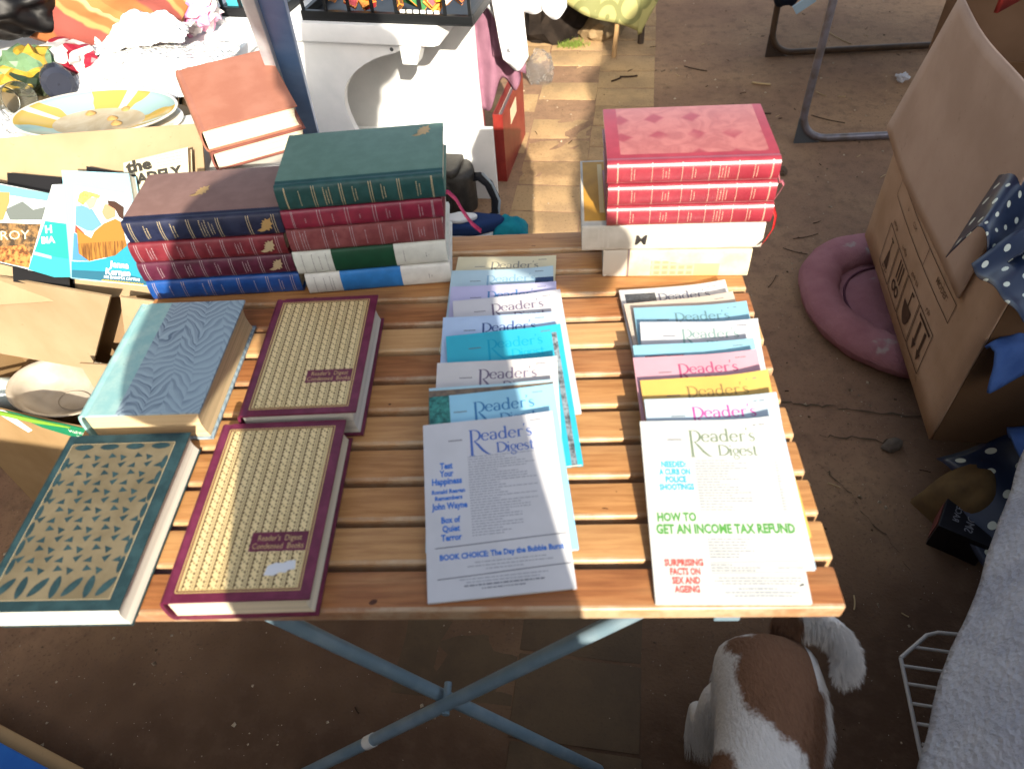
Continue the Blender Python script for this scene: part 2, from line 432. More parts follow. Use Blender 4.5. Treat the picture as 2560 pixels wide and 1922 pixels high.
LEG = Mat('leg_paint', 0.45, 0.4); LEG.xyz(); LEG.base(LEG.mix(LEG.noise(18, 4).smooth(.35, .75), '#748d9c', '#8b9fab')); LEG.b.inputs['Metallic'].default_value = .25; LEG = LEG.mat
def part_tube(name, pts, r, parent, mat, n=14):
    m_ = MB(); m_.tube(pts, r, n); o = m_.obj(name, mat, parent, smooth=40); o.location = -parent.location; return o
for dy in (0, .49):
    part_tube('leg', [(-.127, .040+dy, -.03), (-.711, .040+dy, -.692)], .0088, table, LEG)
    part_tube('leg', [(-.632, .0595+dy, -.03), (-.195, .0595+dy, -.692)], .0088, table, LEG)
    part_tube('bolt', [(-.402, .029+dy, -.347), (-.402, .070+dy, -.347)], .005, table, LEG, 8)
for x in (-.70, -.10):
    mb = MB(); mb.box((x-.012, .004, -.032), (x+.012, .58, -.0195)); o = mb.obj('rail', LEG, table, bevel=.002); o.location = -table.location
d = Vector((-.584, 0, -.662)).normalized(); p = Vector((-.127-.584*.69, .04, -.03-.662*.69))
part_tube('tape', [p-d*.010, p+d*.010], .0097, table, plain('white_tape', '#d9dad6', .6))

# ------------------------------------------------------------------ books
def page_mat(name, c, axis=2, f=900):
    m = Mat(name, 0.85, 0.1); a = m.xyz()
    v = m.comb(a[0]*3, a[1]*3, a[2]*f)
    n = m.noise(1.0, 2, .5, v)
    k = col(c); m.base(m.mix(n.smooth(.3, .7), c, tuple(q*.74 for q in k[:3]))); m.bump(n, .25, .0006); return m.mat
PAGE = page_mat('page_cream', '#d9cdb4'); PAGEW = page_mat('page_white', '#e4e0d6'); PAGEO = page_mat('page_old', '#cdb691'); PAGEG = page_mat('page_grey', '#c9c6bd')
GOLD = plain('gold_foil', '#a88a58', 0.42, 0.5, 0.2); PALEGOLD = plain('pale_gold_foil', '#a99a7a', .5, .4, .1); SILV = plain('pale_foil', '#93858a', .5, .4)
CAN = {}
def book(root, L, W, T, cover, page=None, spine='front', rounded=.0045, over=.003, board=.0024, groove=True, seg=9, hollow=True):
    """a hardback in the frame of its root: 'front' = spine along y = 0, 'left' = spine along x = 0"""
    page = page or PAGE
    def q(s, w_, z): return (s, w_, z) if spine == 'front' else (w_, s, z)
    b = board; rd = rounded
    outer, inner = [], []
    g = .0012 if groove else 0
    outer += [(W, T), (.0125, T), (.009, T-g), (.0065, T-g), (.0035, T)]
    for i in range(seg+1):
        a = math.pi/2 - math.pi*i/seg; outer.append((.0015 - rd*math.cos(a)**.8 if math.cos(a) > 1e-6 else .0015, T/2 + (T/2-.0004)*math.sin(a)))
    outer += [(.0035, 0), (.0065, g), (.009, g), (.0125, 0), (W, 0)]
    inner = [(W, b), (.0125, b), (.006, b+.0005)]
    for i in range(seg+1):
        a = -math.pi/2 + math.pi*i/seg; inner.append((.0035-(rd*.8)*max(0, math.cos(a))**.8, T/2+(T/2-b)*math.sin(a)))
    inner += [(.006, T-b-.0005), (.0125, T-b), (W, T-b)]
    ring = outer + inner; n = len(ring); mb = MB()
    mb.add([q(0, w_, z) for w_, z in ring]+[q(L, w_, z) for w_, z in ring],
           [(i, (i+1) % n, n+(i+1) % n, n+i) for i in range(n)])
    no = len(outer); k0 = []
    # end caps as a strip between outer and inner
    res = lambda pl, t: pl[min(len(pl)-1, int(round(t*(len(pl)-1))))]
    inn = list(range(n-1, no-1, -1)); j = 0
    for i in range(no-1):
        t = (i+1)/(no-1); j2 = min(len(inn)-1, int(round(t*(len(inn)-1))))
        for off in (0, n):
            f = [i+off, i+1+off, inn[j2]+off] + ([inn[j]+off] if j2 != j else [])
            mb.f.append(tuple(f)); mb.m.append(0)
        j = j2
    c = mb.obj('cover', cover, root, smooth=42); COVER[root.name] = c
    # page block, fore-edge slightly hollow
    mb = MB(); t0, t1 = b+.0003, T-b-.0003; w1 = W-over-.0005; nn = 8; P = [(.003, t0)]
    for i in range(nn+1):
        z = lerp(t0, t1, i/nn); P.append((w1-(.0035*math.sin(math.pi*i/nn) if hollow else 0), z))
    P.append((.003, t1)); m_ = len(P)
    mb.add([q(over, a, z) for a, z in P]+[q(L-over, a, z) for a, z in P],
           [tuple(range(m_)), tuple(range(m_, 2*m_))]+[(i, (i+1) % m_, m_+(i+1) % m_, m_+i) for i in range(m_)])
    mb.obj('page_block', page, root, smooth=30)
    return c
def spine_print(root, T, mat, lines, marks, rd=.0045, name='spine_print', lw=.0007):
    """gilt rules (at s) and small rows of gilt type (s, half height, columns) on a spine along y = 0"""
    mb = MB(); n = 6
    def band(s0, s1, z0, z1):
        v = []
        for i in range(n+1):
            z = lerp(z0, z1, i/n); a = math.asin(max(-1, min(1, (z-T/2)/(T/2-.0004)))); y = .0015 - rd*max(0.0, math.cos(a))**.8 - .00035
            v += [(s0, y, z), (s1, y, z)]
        mb.add(v, [(2*i, 2*i+1, 2*i+3, 2*i+2) for i in range(n)])
    for s in lines: band(s-lw/2, s+lw/2, T*.06, T*.94)
    for s, h, cols in marks:
        for c in range(cols):
            ss = s + (c-(cols-1)/2)*.0034; z = T*(.5-h); end = T*(.5+h)
            if c % 2: z += T*.06; end -= T*.09
            while z < end:
                l = random.uniform(.0008, .0022); band(ss-.0006, ss+.0006*random.uniform(.4, 1), z, min(end, z+l)); z += l+.0007
    return tag(mb.obj(name, mat, COVER.get(root.name, root), recalc=False), kind='stuff')
BIRD = [(0, .18), (.22, .22), (.36, .34), (.30, .46), (.42, .55), (.33, .66), (.5, .70), (.45, .86), (.62, .82), (.66, .98), (.78, .88), (.98, 1.0), (.92, .74), (1.0, .56), (.86, .48), (.9, .22), (.74, .3), (.7, .1), (.56, .2), (.4, .1), (.2, .08)]
def emblem(root, x, y, s, z, mat, plane='top', name='emblem', rot=0.0, sy=1.0):
    mb = MB(); c, k = math.cos(rot), math.sin(rot); P = [((a-.5)*s*c-(b-.5)*s*sy*k, (a-.5)*s*k+(b-.5)*s*sy*c) for a, b in BIRD]
    cen = (0, 0); n = len(P)
    V = [(x+a, y+b) for a, b in P]+[(x+.12*s, y)]
    if plane == 'top': V = [(a, b, z) for a, b in V]
    else: V = [(a, z, b) for a, b in V]
    mb.add(V, [(i, (i+1) % n, n) for i in range(n)])
    return mb.obj(name, mat, COVER.get(root.name, root), recalc=False)
def ribbon(root, pts, wv, mat):
    mb = MB(); v = []
    for p in pts:
        v += [Vector(p)+Vector(wv)/2, Vector(p)-Vector(wv)/2]
    mb.add(v, [(2*i, 2*i+1, 2*i+3, 2*i+2) for i in range(len(pts)-1)]); return mb.obj('ribbon_marker', mat, root, solid=.0004, smooth=60)

NAVY = cloth('navy_cloth', '#141a33', '#232a48', 40, .42, .4); TAUPE = cloth('taupe_board', '#6d5550', '#7c6560', 26, .6)
MAROON = cloth('maroon_cloth', '#5f1c26', '#722a33', 40, .42, .4); PLUM = cloth('plum_cloth', '#43182a', '#54243a', 40, .42, .4)
BLUEC = cloth('royal_blue_cloth', '#123a78', '#1d4a8c', 40, .4, .4)
def two_tone(name, spine, board, at=.012, rough=.5):
    """quarter binding: spine colour up to AT from the spine, board colour beyond"""
    m = Mat(name, rough, .35); x, y, z = m.xyz(); n = m.noise(60, 3)
    a = m.mix(n.smooth(.35, .7), spine, tuple(min(1, q*1.3+.006) for q in col(spine)[:3])); b = m.mix(n.smooth(.35, .7), board, tuple(min(1, q*1.12+.006) for q in col(board)[:3]))
    m.base(m.mix(y.gt(at), a, b)); m.bump(m.noise(1100, 2), .12, .0005); return m.mat
lines6 = lambda L, k=2: [s for f in (.045, .235, .415, .6, .79, .95) for s in ([f*L-.0014, f*L+.0014] if k == 2 else [f*L])]
# left stack, bottom to top
def stack_book(name, label, o, yaw, L, W, T, cover, group=None, page=None, tilt=0.0, **k):
    b = thing('book', label, 'book', o, R(yaw)); book(b, L, W, T, cover, page, **k); return b
b = stack_book('b', 'royal blue book with faint gilt rules, at the bottom of the left stack', (-.793, .4555, .0005), 2.2, .206, .13, .031, BLUEC)
spine_print(b, .031, SILV, lines6(.206), [(.03, .28, 1), (.075, .3, 1), (.10, .2, 1), (.145, .3, 1), (.18, .3, 2)])
b = stack_book('b', 'dark plum book between the royal blue and the maroon books', (-.792, .4545, .0325), 2.8, .204, .13, .0305, PLUM)
spine_print(b, .0305, SILV, lines6(.204), [(.028, .3, 2), (.066, .32, 3), (.104, .33, 2), (.142, .3, 3)]); emblem(b, .180, .0155, .020, -.0036, PALEGOLD, 'front', sy=.95)
b = stack_book('b', 'maroon book right under the taupe topped one in the left stack', (-.789, .4530, .0635), 2.6, .2, .13, .0305, MAROON)
spine_print(b, .0305, SILV, lines6(.2), [(.026, .3, 3), (.064, .3, 2), (.102, .33, 2), (.140, .3, 3)]); emblem(b, .176, .0155, .021, -.0036, PALEGOLD, 'front', sy=.95)
b = stack_book('b', 'taupe covered book with navy spine and gilt winged emblem, top of the left stack', (-.783, .4535, .0945), 2.6, .199, .111, .032, two_tone('navy_and_taupe', '#141a33', '#6d5550'))
spine_print(b, .032, PALEGOLD, lines6(.199), [(.028, .3, 2), (.062, .34, 2), (.1, .38, 3), (.11, .3, 2)]); emblem(b, .176, .0162, .022, -.0036, GOLD, 'front', sy=.95)
emblem(b, .083, .060, .024, .0323, GOLD, rot=.1)
# middle stack
def band_mat(name, base_, band, a, c, L):
    m = Mat(name, .55, .3); x, y, z = m.xyz(); k = x.gt(a*L)*x.lt(c*L)
    n = m.noise(70, 3); b0 = m.mix(n.smooth(.35, .75), base_, tuple(q*.86 for q in col(base_)[:3])); b1 = m.mix(n.smooth(.4, .8), band, tuple(q*1.25 for q in col(band)[:3]))
    m.base(m.mix(k*y.lt(.006), b0, b1)); return m.mat
INK = plain('grey_ink', '#8b8d8c', .7, .1)
b = stack_book('b', 'white book with bright blue band, at the bottom of the middle stack', (-.577, .4565, .0005), 4.5, .192, .14, .0335, band_mat('white_blue_band', '#cfd0cb', '#2a6fb0', .24, .66, .192), page=PAGEW)
spine_print(b, .0335, INK, [], [(.012, .36, 1), (.024, .3, 1), (.034, .36, 2), (.165, .12, 2)])
b = stack_book('b', 'white book with a dark green band on its spine in the middle stack', (-.583, .4555, .0345), 4.5, .197, .14, .0355, band_mat('white_green_band', '#c7cbc4', '#123f2b', .25, .66, .197), page=PAGEW)
spine_print(b, .0355, INK, [], [(.011, .4, 1), (.024, .4, 1), (.033, .3, 1), (.042, .4, 1), (.142, .25, 1), (.172, .1, 2)])
b = stack_book('b', 'dusty rose brown book with rows of faint gilt type in the middle stack', (-.581, .4545, .0705), 4.5, .195, .138, .0345, cloth('dusty_maroon', '#6e373b', '#824a4c', 50, .55), page=PAGEW)
spine_print(b, .0345, SILV, lines6(.195), [(.020, .42, 3), (.06, .36, 2), (.098, .3, 1), (.134, .32, 2), (.168, .2, 3)])
b = stack_book('b', 'crimson book with a trailing crimson ribbon, second from the top of the middle stack', (-.579, .4525, .1055), 4.5, .197, .134, .028, cloth('crimson_cloth', '#6b1730', '#80203a', 40, .38, .45))
spine_print(b, .028, SILV, [.012, .0135, .044, .0475, .078, .0815, .112, .1155, .146, .184, .1855], [(.028, .12, 1), (.062, .22, 1), (.095, .1, 1), (.13, .25, 2), (.17, .3, 2)])
ribbon(b, [(.194, .035, .014), (.203, .036, .013), (.212, .032, .004), (.219, .026, -.010), (.229, .020, -.026), (.240, .016, -.036)], (.0015, .005, .003), plain('crimson_ribbon', '#a12d55', .5))
b = stack_book('b', 'dark green book with gilt winged emblem on its cover, top of the middle stack', (-.577, .4515, .134), 4.5, .2005, .124, .0335, two_tone('green_two', '#123c3c', '#4f6c62'))
spine_print(b, .0335, PALEGOLD, [.011, .0118, .044, .0467, .077, .0797, .112, .1147, .146, .1485, .186, .1872], [(.028, .3, 1), (.061, .36, 3), (.094, .3, 2), (.128, .3, 2), (.170, .3, 2)])
emblem(b, .172, .105, .026, .0338, GOLD, rot=.15)
# right stack
def house_mat():
    m = Mat('cream_jacket', .5, .35); x, y, z = m.xyz()
    n = m.noise(40, 3); win = ((x*95).frac().gt(.3)*(z*110).frac().gt(.35))
    c = m.mix(n.smooth(.3, .7), '#c4baa2', '#b5a88a')
    t = m.noise(22, 2, .5, m.comb(x, 0.0, 0.0))*.022 + .012
    blk = x.gt(.062)*x.lt(.118)*z.lt(t)
    c = m.mix(blk*.75, c, m.mix(win, '#c7b083', '#8d7a5c')); c = m.mix(x.gt(.118)*z.lt(.021)*x.lt(.15), c, '#e0bd78')
    c = m.mix(x.lt(.030), c, '#bcb6aa'); c = m.mix(x.gt(.031)*x.lt(.034), c, '#7a6a6a'); m.base(c); return m.mat
b = stack_book('b', 'thick cream book with a row of houses on its spine, bottom of right stack', (-.184, .4715, .0005), -2.6, .188, .15, .0425, house_mat(), page=PAGEW, rounded=.0015)
def yellow_mat():
    m = Mat('white_yellow_jacket', .5, .35); x, y, z = m.xyz(); n = m.noise(30, 3)
    c = m.mix(n.smooth(.3, .7), '#bfbcb3', '#aba79d'); c = m.mix(x.gt(.003)*y.gt(.012)*y.lt(.155)*z.gt(.02), c, m.mix(n.smooth(.35, .7), '#b98a33', '#a67a2e'))
    c = m.mix(y.gt(.03)*y.lt(.148)*x.gt(.023)*x.lt(.029)*z.gt(.02), c, '#c9b280'); m.base(c); return m.mat
b = stack_book('b', 'large white spined book with yellow cover under the three red books', (-.212, .4715, .0435), -1.6, .226, .158, .038, yellow_mat(), page=PAGEW, rounded=.002)
mb = MB(); letter(mb, 'M', .0, .0, .020, bold=.02); v = [(x+.066+.1*y, -.0016, y+.010) for x, y, z in mb.v]; mb.v = v; mb.obj('lettering', plain('dark_ink', '#2e2b2b'), b, recalc=False)
mb = MB(); [mb.box((.020+.006*i, -.0012, .006), (.0222+.006*i, -.0006, .034)) for i in range(3)]; mb.obj('spine_print', plain('pale_print', '#b9b6ae'), b).__setitem__('kind', 'stuff')
def red_mat(name, top=False):
    m = Mat(name, .33, .5); x, y, z = m.xyz(); n = m.noise(45, 4, .6)
    c = m.mix(n.smooth(.3, .75), '#7d2330', '#8b2d39')
    m.b.inputs['Coat Weight'].default_value = .55; m.b.inputs['Coat Roughness'].default_value = .28
    if top:
        u, v = (x*23 + (m.noise(9, 2)-.5)*.5).frac()-.5, (y*23+.2+(m.noise(12, 2)-.5)*.5).frac()-.5
        cell = m.voro(16); dia = (u.abs()+v.abs()).smooth(.36, .20)
        t = m.mix(m.noise(38, 3, .6, None, 1.5).smooth(.3, .7), '#8a4c4a', '#9c5f5b')
        t = m.mix(dia*m.noise(9, 1).smooth(.42, .56)*.85, t, '#7d2632')
        inb = x.gt(.016)*x.lt(.186)*y.gt(.014)
        c = m.mix(inb*z.gt(.02), c, t)
    m.base(c); return m.mat
RED = red_mat('red_leatherette'); REDT = red_mat('red_leatherette_panel', True)
RIB = plain('red_ribbon', '#a81c1c', .45); RIBP = plain('pink_ribbon', '#94505a', .5)
for i, (lab, z, x, L, mat) in enumerate((('lowest of three red gilt books, bright red ribbon hanging from it', .0825, -.182, .199, RED), ('red gilt book in the middle of the three red ones', .1125, -.182, .197, RED), ('red gilt book with diamond patterned cover, top of the right stack', .143, -.184, .197, REDT))):
    b = stack_book('b', lab, (x, .4695-.001*i, z), -1.4, L, .128, .0295, mat, rounded=.0075)
    spine_print(b, .0295, plain('rose_gilt', '#b08c7c', .4, .5), [.012, .0128, .052, .0865, .118, .1505, .188, .1888], [(.03, .3, 2), (.068, .22, 3), (.1, .26, 2), (.134, .3, 4), (.17, .3, 2)], rd=.0075)
    if i == 0: ribbon(b, [(L-.003, .012, .016), (L+.004, .010, .014), (L+.008, .006, .004), (L+.007, .001, -.010), (L-.001, -.004, -.024), (L-.006, -.006, -.031)], (.004, .005, 0), RIB)
    if i == 1: ribbon(b, [(L-.002, .02, .012), (L+.004, .02, .012), (L+.011, .018, .017), (L+.014, .016, .012), (L+.009, .012, .004), (L+.003, .010, -.008), (L+.0015, .01, -.012)], (.003, .005, 0), RIBP)
    if i == 2: ribbon(b, [(L-.002, .03, .012), (L+.003, .028, .013), (L+.006, .022, .002), (L+.009, .018, -.01), (L+.011, .016, -.015)], (.002, .003, 0), RIBP)

# the four books lying flat in front
def condensed_mat(W, L):
    m = Mat('gilt_vine_panel', .42, .45); x, y, z = m.xyz()
    P = W*.79/9.0
    u = ((x - W*.115)/P).frac(); ph = y*2*math.pi/.0085
    vine = (u-.36+(ph.sin()*.035)).abs().lt(.24 + (ph*2+1.2).sin()*.075)
    hole = ((u-.34).abs()*3.2 + ((y/.0085).frac()-.5).abs()*1.6).lt(.27)
    bars = (u-.745).abs().lt(.052).mx((u-.905).abs().lt(.052))
    g = vine*(1-hole*.85) + bars
    fine = m.noise(500, 2)
    m.base(m.mix((g+fine*.2-.1).mn(1.0).mx(0.0), '#5f4828', m.mix(m.noise(30, 3), '#d8bf88', '#e8d4a2'))); m.bump(g, .35, .0006)
    m.b.inputs['Metallic'].default_value = .15; return m.mat
def condensed(label, o, yaw, W, L, T, sticker=False):
    b = thing('book', label, 'book', o, R(yaw)); book(b, L, W, T, cloth('burgundy_cloth', '#5c1c36', '#6f2a45', 50, .42, .45), PAGEG if not sticker else PAGE, spine='left')
    mb = MB(); z = T+.0003; x0, x1, y0, y1 = W*.10, W*.905, L*.055, L*.945
    bx0, bx1, by0, by1 = W*.50, W*.905, L*.235, L*.335
    mb.flat([(x0, by1), (x0, y1), (x1, y1), (x1, by1)], z); mb.flat([(x0, y0), (x0, by0), (x1, by0), (x1, y0)], z); mb.flat([(x0, by0), (x0, by1), (bx0, by1), (bx0, by0)], z)
    cv = COVER[b.name]; mb.obj('gilt_panel', condensed_mat(W, L), cv, recalc=False)
    mb = MB()
    for e in (0, .0022):
        a0, a1, c0, c1 = x0-.003+e, x1+.003-e, y0-.003+e, y1+.003-e; t = .0009
        for p in ([(a0, c0), (a1, c0), (a1, c0+t), (a0, c0+t)], [(a0, c1-t), (a1, c1-t), (a1, c1), (a0, c1)], [(a0, c0), (a0+t, c0), (a0+t, c1), (a0, c1)], [(a1-t, c0), (a1, c0), (a1, c1), (a1-t, c1)]): mb.flat(p, z+.0002)
    tag(mb.obj('gilt_border', plain('gilt_rule', '#c9ad70', .4, .5), cv, recalc=False), kind='stuff')
    mb = MB(); letter(mb, "Reader's  Digest", (bx0+bx1)/2, by0+L*.055, .0086, z+.0001, align='CENTER', sx=.74); letter(mb, 'Condensed  Books', (bx0+bx1)/2, by0+L*.013, .0086, z+.0001, align='CENTER', sx=.74)
    mb.obj('lettering', plain('gilt_letters', '#c4a878', .5), cv, recalc=False)
    if sticker:
        mb = MB(); P = [(.655, .115), (.72, .112), (.76, .128), (.80, .125), (.815, .138), (.86, .142), (.852, .185), (.80, .182), (.77, .172), (.72, .175), (.668, .160)]
        mb.prism([(a*W, c*L) for a, c in P], T+.0004, T+.0009); mb.obj('torn_label', plain('torn_paper', '#cdd0d6', .8), cv)
    return b
condensed('gilt striped burgundy book with a torn white label, nearest one of its pair', (-.605, -.006, .0005), 1.2, .134, .206, .0335, True)
condensed('gilt striped burgundy book without a torn label, behind its twin', (-.592, .2045, .0005), 1.3, .128, .193, .041)
def marble_mat():
    m = Mat('marbled_paper', .5, .3); x, y, z = m.xyz()
    wv = m.noise(11, 2); wx = m.noise(16, 2, .5, m.comb(x+.37, y+.2, z)); X = x + y*.12 + (wv-.5)*.040
    t = (X*44).pp(1.0); side = (X*22).frac().gt(.5)
    f = y*560 + t*11 + (wx-.5)*34 + side*1.8
    s = (f*.159).frac(); fine = (f*2.0 + t*5 + m.noise(90, 2)*3).sin()*.5+.5
    dens = m.noise(13, 2, .5, m.comb(x*1.6+.9, y*.7, z)).smooth(.30, .60)
    s = s*(dens*.45+.55); fine = fine*(dens*.4+.6)
    c = m.mix(s.smooth(.10, 1.05), '#90a4b0', '#55697c'); c = m.mix(fine.smooth(.55, .95)*.45, c, '#a3b4bf')
    sp = x.lt(.040 + m.noise(200, 1)*.0012)
    st = m.mix(m.noise(50, 4, .65).smooth(.35, .75), '#83aeb0', '#9dbcb8'); st = m.mix(m.noise(110, 3, .7).smooth(.62, .75)*.6, st, '#6d7d70')
    m.base(m.mix(sp, c, st)); m.bump(m.noise(700, 2), .1, .0005); return m.mat
b = thing('book', 'blue marbled paper book with pale turquoise cloth spine', 'book', (-.768, .2065, .0005), R(.3)); book(b, .186, .134, .0455, marble_mat(), PAGEO, spine='left', rounded=.006)
def trellis():
    W, L, T = .135, .203, .0305
    TEAL = cloth('dark_teal_cloth', '#1f3439', '#2b4348', 60, .5)
    b = thing('book', 'old tan and teal trellis patterned book at the near table corner', 'book', (-.777, -.012, .0005), R(.5))
    book(b, L, W, T, TEAL, page_mat('page_bright', '#e3dfd4'), spine='left', rounded=.004, hollow=True, over=.0010, board=.0013)
    tan = Mat('tan_panel', .6, .25); tan.xyz(); tan.base(tan.mix(tan.noise(24, 5, .6).smooth(.3, .75), '#6d6450', '#5b523f')); tan = tan.mat
    x0, x1, y0, y1 = W*.075, W*.905, L*.055, L*.935; z = T+.0003
    mb = MB(); mb.flat([(x0, y0), (x1, y0), (x1, y1), (x0, y1)], z); mb.obj('cover_panel', tan, b, recalc=False)
    mb = MB(); rows, cols = 13, 4
    def tri(cx, cy, a, s=.0056): mb.flat([(cx+s*math.cos(a), cy+s*math.sin(a)), (cx+s*.8*math.cos(a+2.25), cy+s*.8*math.sin(a+2.25)), (cx+s*.8*math.cos(a-2.25), cy+s*.8*math.sin(a-2.25))], z+.0002)
    def lens(cx, cy, l, w_, a):
        P = []
        for k in range(12):
            t = k/12*2*math.pi; X, Y = l*math.cos(t), w_*math.sin(t)*abs(math.sin(t))**.3; P.append((cx+X*math.cos(a)-Y*math.sin(a), cy+X*math.sin(a)+Y*math.cos(a)))
        mb.flat(P, z+.0002)
    px = (x1-x0)/cols; py = (y1-y0-.036)/rows
    for r in range(rows):
        for c in range(cols+1):
            cx = x0 + (c + (.5 if r % 2 else 0))*px; cy = y0+.024+(r+.5)*py
            for dx, a in ((-.006, 0.25), (.006, math.pi-.25)):
                if x0+.006 < cx+dx < x1-.006: tri(cx+dx, cy+(.001 if dx < 0 else -.001), a + (.5 if r % 2 else -.5))
    for c in range(cols): lens(x0+(c+.5)*px, y1-.004, .0105, .0042, 0)
    for c in range(7): lens(x0+(c+.5)*(x1-x0)/7, y0+.012, .0115, .0042, R(90 if c % 2 else 55))
    for r in range(7):
        for xx in (x0+.0028, x1-.0028): lens(xx, y0+.034+r*(y1-y0-.06)/6, .009, .0030, R(90))
    mb.obj('cover_pattern', TEAL, b, recalc=False)
    mb = MB(); t = .0007
    for p in ([(x0-.001, y0-.001), (x1+.001, y0-.001), (x1+.001, y0-.001+t), (x0-.001, y0-.001+t)], [(x0, y1), (x1, y1), (x1, y1+t), (x0, y1+t)], [(x0-t, y0), (x0, y0), (x0, y1), (x0-t, y1)], [(x1, y0), (x1+t, y0), (x1+t, y1), (x1, y1)]): mb.flat(p, z+.0003)
    mb.obj('cover_rule', PALEGOLD, b, recalc=False)
trellis()
# ------------------------------------------------------------------ the two shingled rows of magazines
MW, MH, MT = .136, .187, .0041
PAPER = page_mat('magazine_pages', '#cfc9bd'); PAPERB = page_mat('magazine_pages_tan', '#b39a80')
INKS = {}
def ink(c):
    if c not in INKS: INKS[c] = plain('print_' + c.strip('#'), c, .55, .25)
    return INKS[c]
def mag_cover_mat(name, c, photo=None):
    m = Mat(name, .34, .42); x, y, z = m.xyz()
    k = col(c); n = m.noise(18, 3)
    a = m.mix(n.smooth(.3, .75), c, tuple(q*.9 for q in k[:3]))
    if photo:
        x0, x1, y0, y1, p, q = photo
        mask = x.gt(x0)*x.lt(x1)*y.gt(y0)*y.lt(y1)
        a = m.mix(mask, a, m.mix(m.noise(120, 4, .7).smooth(.35, .65), p, q))
    m.base(a); m.bump(m.noise(9, 2), .06, .002); return m.mat
def magazine(label, q, th, cover, title='#5a5f86', w_=MW, h=MH, curl=.004, photo=None, date=True, group=None, pages=None, z0=.0006, title_at=(.047, .162)):
    """q = near left corner x, y and turn; the sheet leans on the one behind it by TH degrees"""
    x, y, a = q
    e = bpy.data.objects.new('magazine', None); e.empty_display_size = .02; link(e)
    e.matrix_world = Matrix.Translation((x, y, z0)) @ Matrix.Rotation(a, 4, 'Z') @ Matrix.Rotation(R(th), 4, 'X')
    tag(e, label, 'magazine', group)
    sd_ = random.uniform(0, 50)
    def lift(X, Y):
        u, v = max(0, X/w_-.55)/.45, max(0, Y/h-.8)/.2
        return curl*(u**2)*v + .0006*nz(X, Y, sd_, 25)
    mb = MB(); nu, nv = 10, 10
    # rounded corner outline through the grid: build top and bottom skins of the cover
    def skin(z, dz):
        mb.grid(lambda s, t: (s*w_, t*h, z+lift(s*w_, t*h)*dz), nu, nv)
    t_ = .0004
    skin(MT, 1); skin(MT-t_, 1); skin(t_, .15); skin(0, .15)
    N = (nu+1)*(nv+1)
    def rim(k0, k1):
        idx = [i for i in range(nu+1)]+[j*(nu+1)+nu for j in range(1, nv+1)]+[nv*(nu+1)+i for i in range(nu-1, -1, -1)]+[j*(nu+1) for j in range(nv-1, 0, -1)]
        for i in range(len(idx)):
            A, B = idx[i], idx[(i+1) % len(idx)]; mb.f.append((k0*N+A, k0*N+B, k1*N+B, k1*N+A)); mb.m.append(0)
    rim(0, 1); rim(2, 3)
    # the folded spine down the left side
    for j in range(nv):
        A, B = j*(nu+1), (j+1)*(nu+1); mb.f.append((A, B, 3*N+B, 3*N+A)); mb.m.append(0)
    cv = mb.obj('cover', cover, e, smooth=50); COVER[e.name] = cv
    mb = MB()
    mb.grid(lambda s, t: (.0006+s*(w_-.0018), .0008+t*(h-.0016), MT-t_-.0001+lift(s*w_, t*h)), nu, nv); mb.grid(lambda s, t: (.0006+s*(w_-.0018), .0008+t*(h-.0016), t_+.0001+lift(s*w_, t*h)*.15), nu, nv)
    idx = [i for i in range(nu+1)]+[j*(nu+1)+nu for j in range(1, nv+1)]+[nv*(nu+1)+i for i in range(nu-1, -1, -1)]+[j*(nu+1) for j in range(nv-1, 0, -1)]
    for i in range(len(idx)):
        A, B = idx[i], idx[(i+1) % len(idx)]; mb.f.append((A, B, N+B, N+A)); mb.m.append(0)
    mb.obj('page_block', pages or PAPER, e, smooth=40)
    top = lambda X, Y, d=.00025: (X, Y, MT+lift(X, Y)+d)
    if title:
        mb = MB(); masthead(mb, title_at[0], title_at[1], .0655, top); mb.obj('masthead', ink(title), cv, recalc=False)
    if date:
        mb = MB()
        for X, Y, n_ in ((.026, .164, 9), (.112, .1785, 7)):
            for i in range(n_): mb.add([top(X+i*.0016, Y), top(X+i*.0016+.0011, Y), top(X+i*.0016+.0011, Y+.0016), top(X+i*.0016, Y+.0016)], [(0, 1, 2, 3)])
        tag(mb.obj('date_print', ink('#6a6a70'), cv, recalc=False), kind='stuff')
    return e, top
def fine_print(mb, x0, x1, y, top, h=.0011, seed=0, d=.00025):
    """one line of print too small to read"""
    x = x0
    while x < x1-.001:
        l = min(random.uniform(.0012, .0062), x1-x); mb.add([top(x, y, d), top(x+l, y, d), top(x+l, y+h, d), top(x, y+h, d)], [(0, 1, 2, 3)]); x += l+.0009
def rule(mb, x0, y0, x1, y1, t, top):
    n = 6
    for i in range(n):
        a, b = i/n, (i+1)/n; X0, X1, Y0, Y1 = lerp(x0, x1, a), lerp(x0, x1, b), lerp(y0, y1, a), lerp(y0, y1, b)
        mb.add([top(X0, Y0-t/2), top(X1, Y1-t/2), top(X1, Y1+t/2), top(X0, Y0+t/2)], [(0, 1, 2, 3)])
def headline(e, top, lines, c, name='headline'):
    mb = MB()
    for txt, x, y, size, wd, al in lines:
        v, f = text2d(txt, size, bold=.04, align='LEFT', width=wd)
        a = min(p[0] for p in v); bw = max(p[0] for p in v)-a
        ox = x-a-(bw/2 if al == 'C' else 0)
        mb.add([top(px+ox, py+y, .00028) for px, py in v], f)
    return mb.obj(name, ink(c), COVER[e.name], recalc=False)

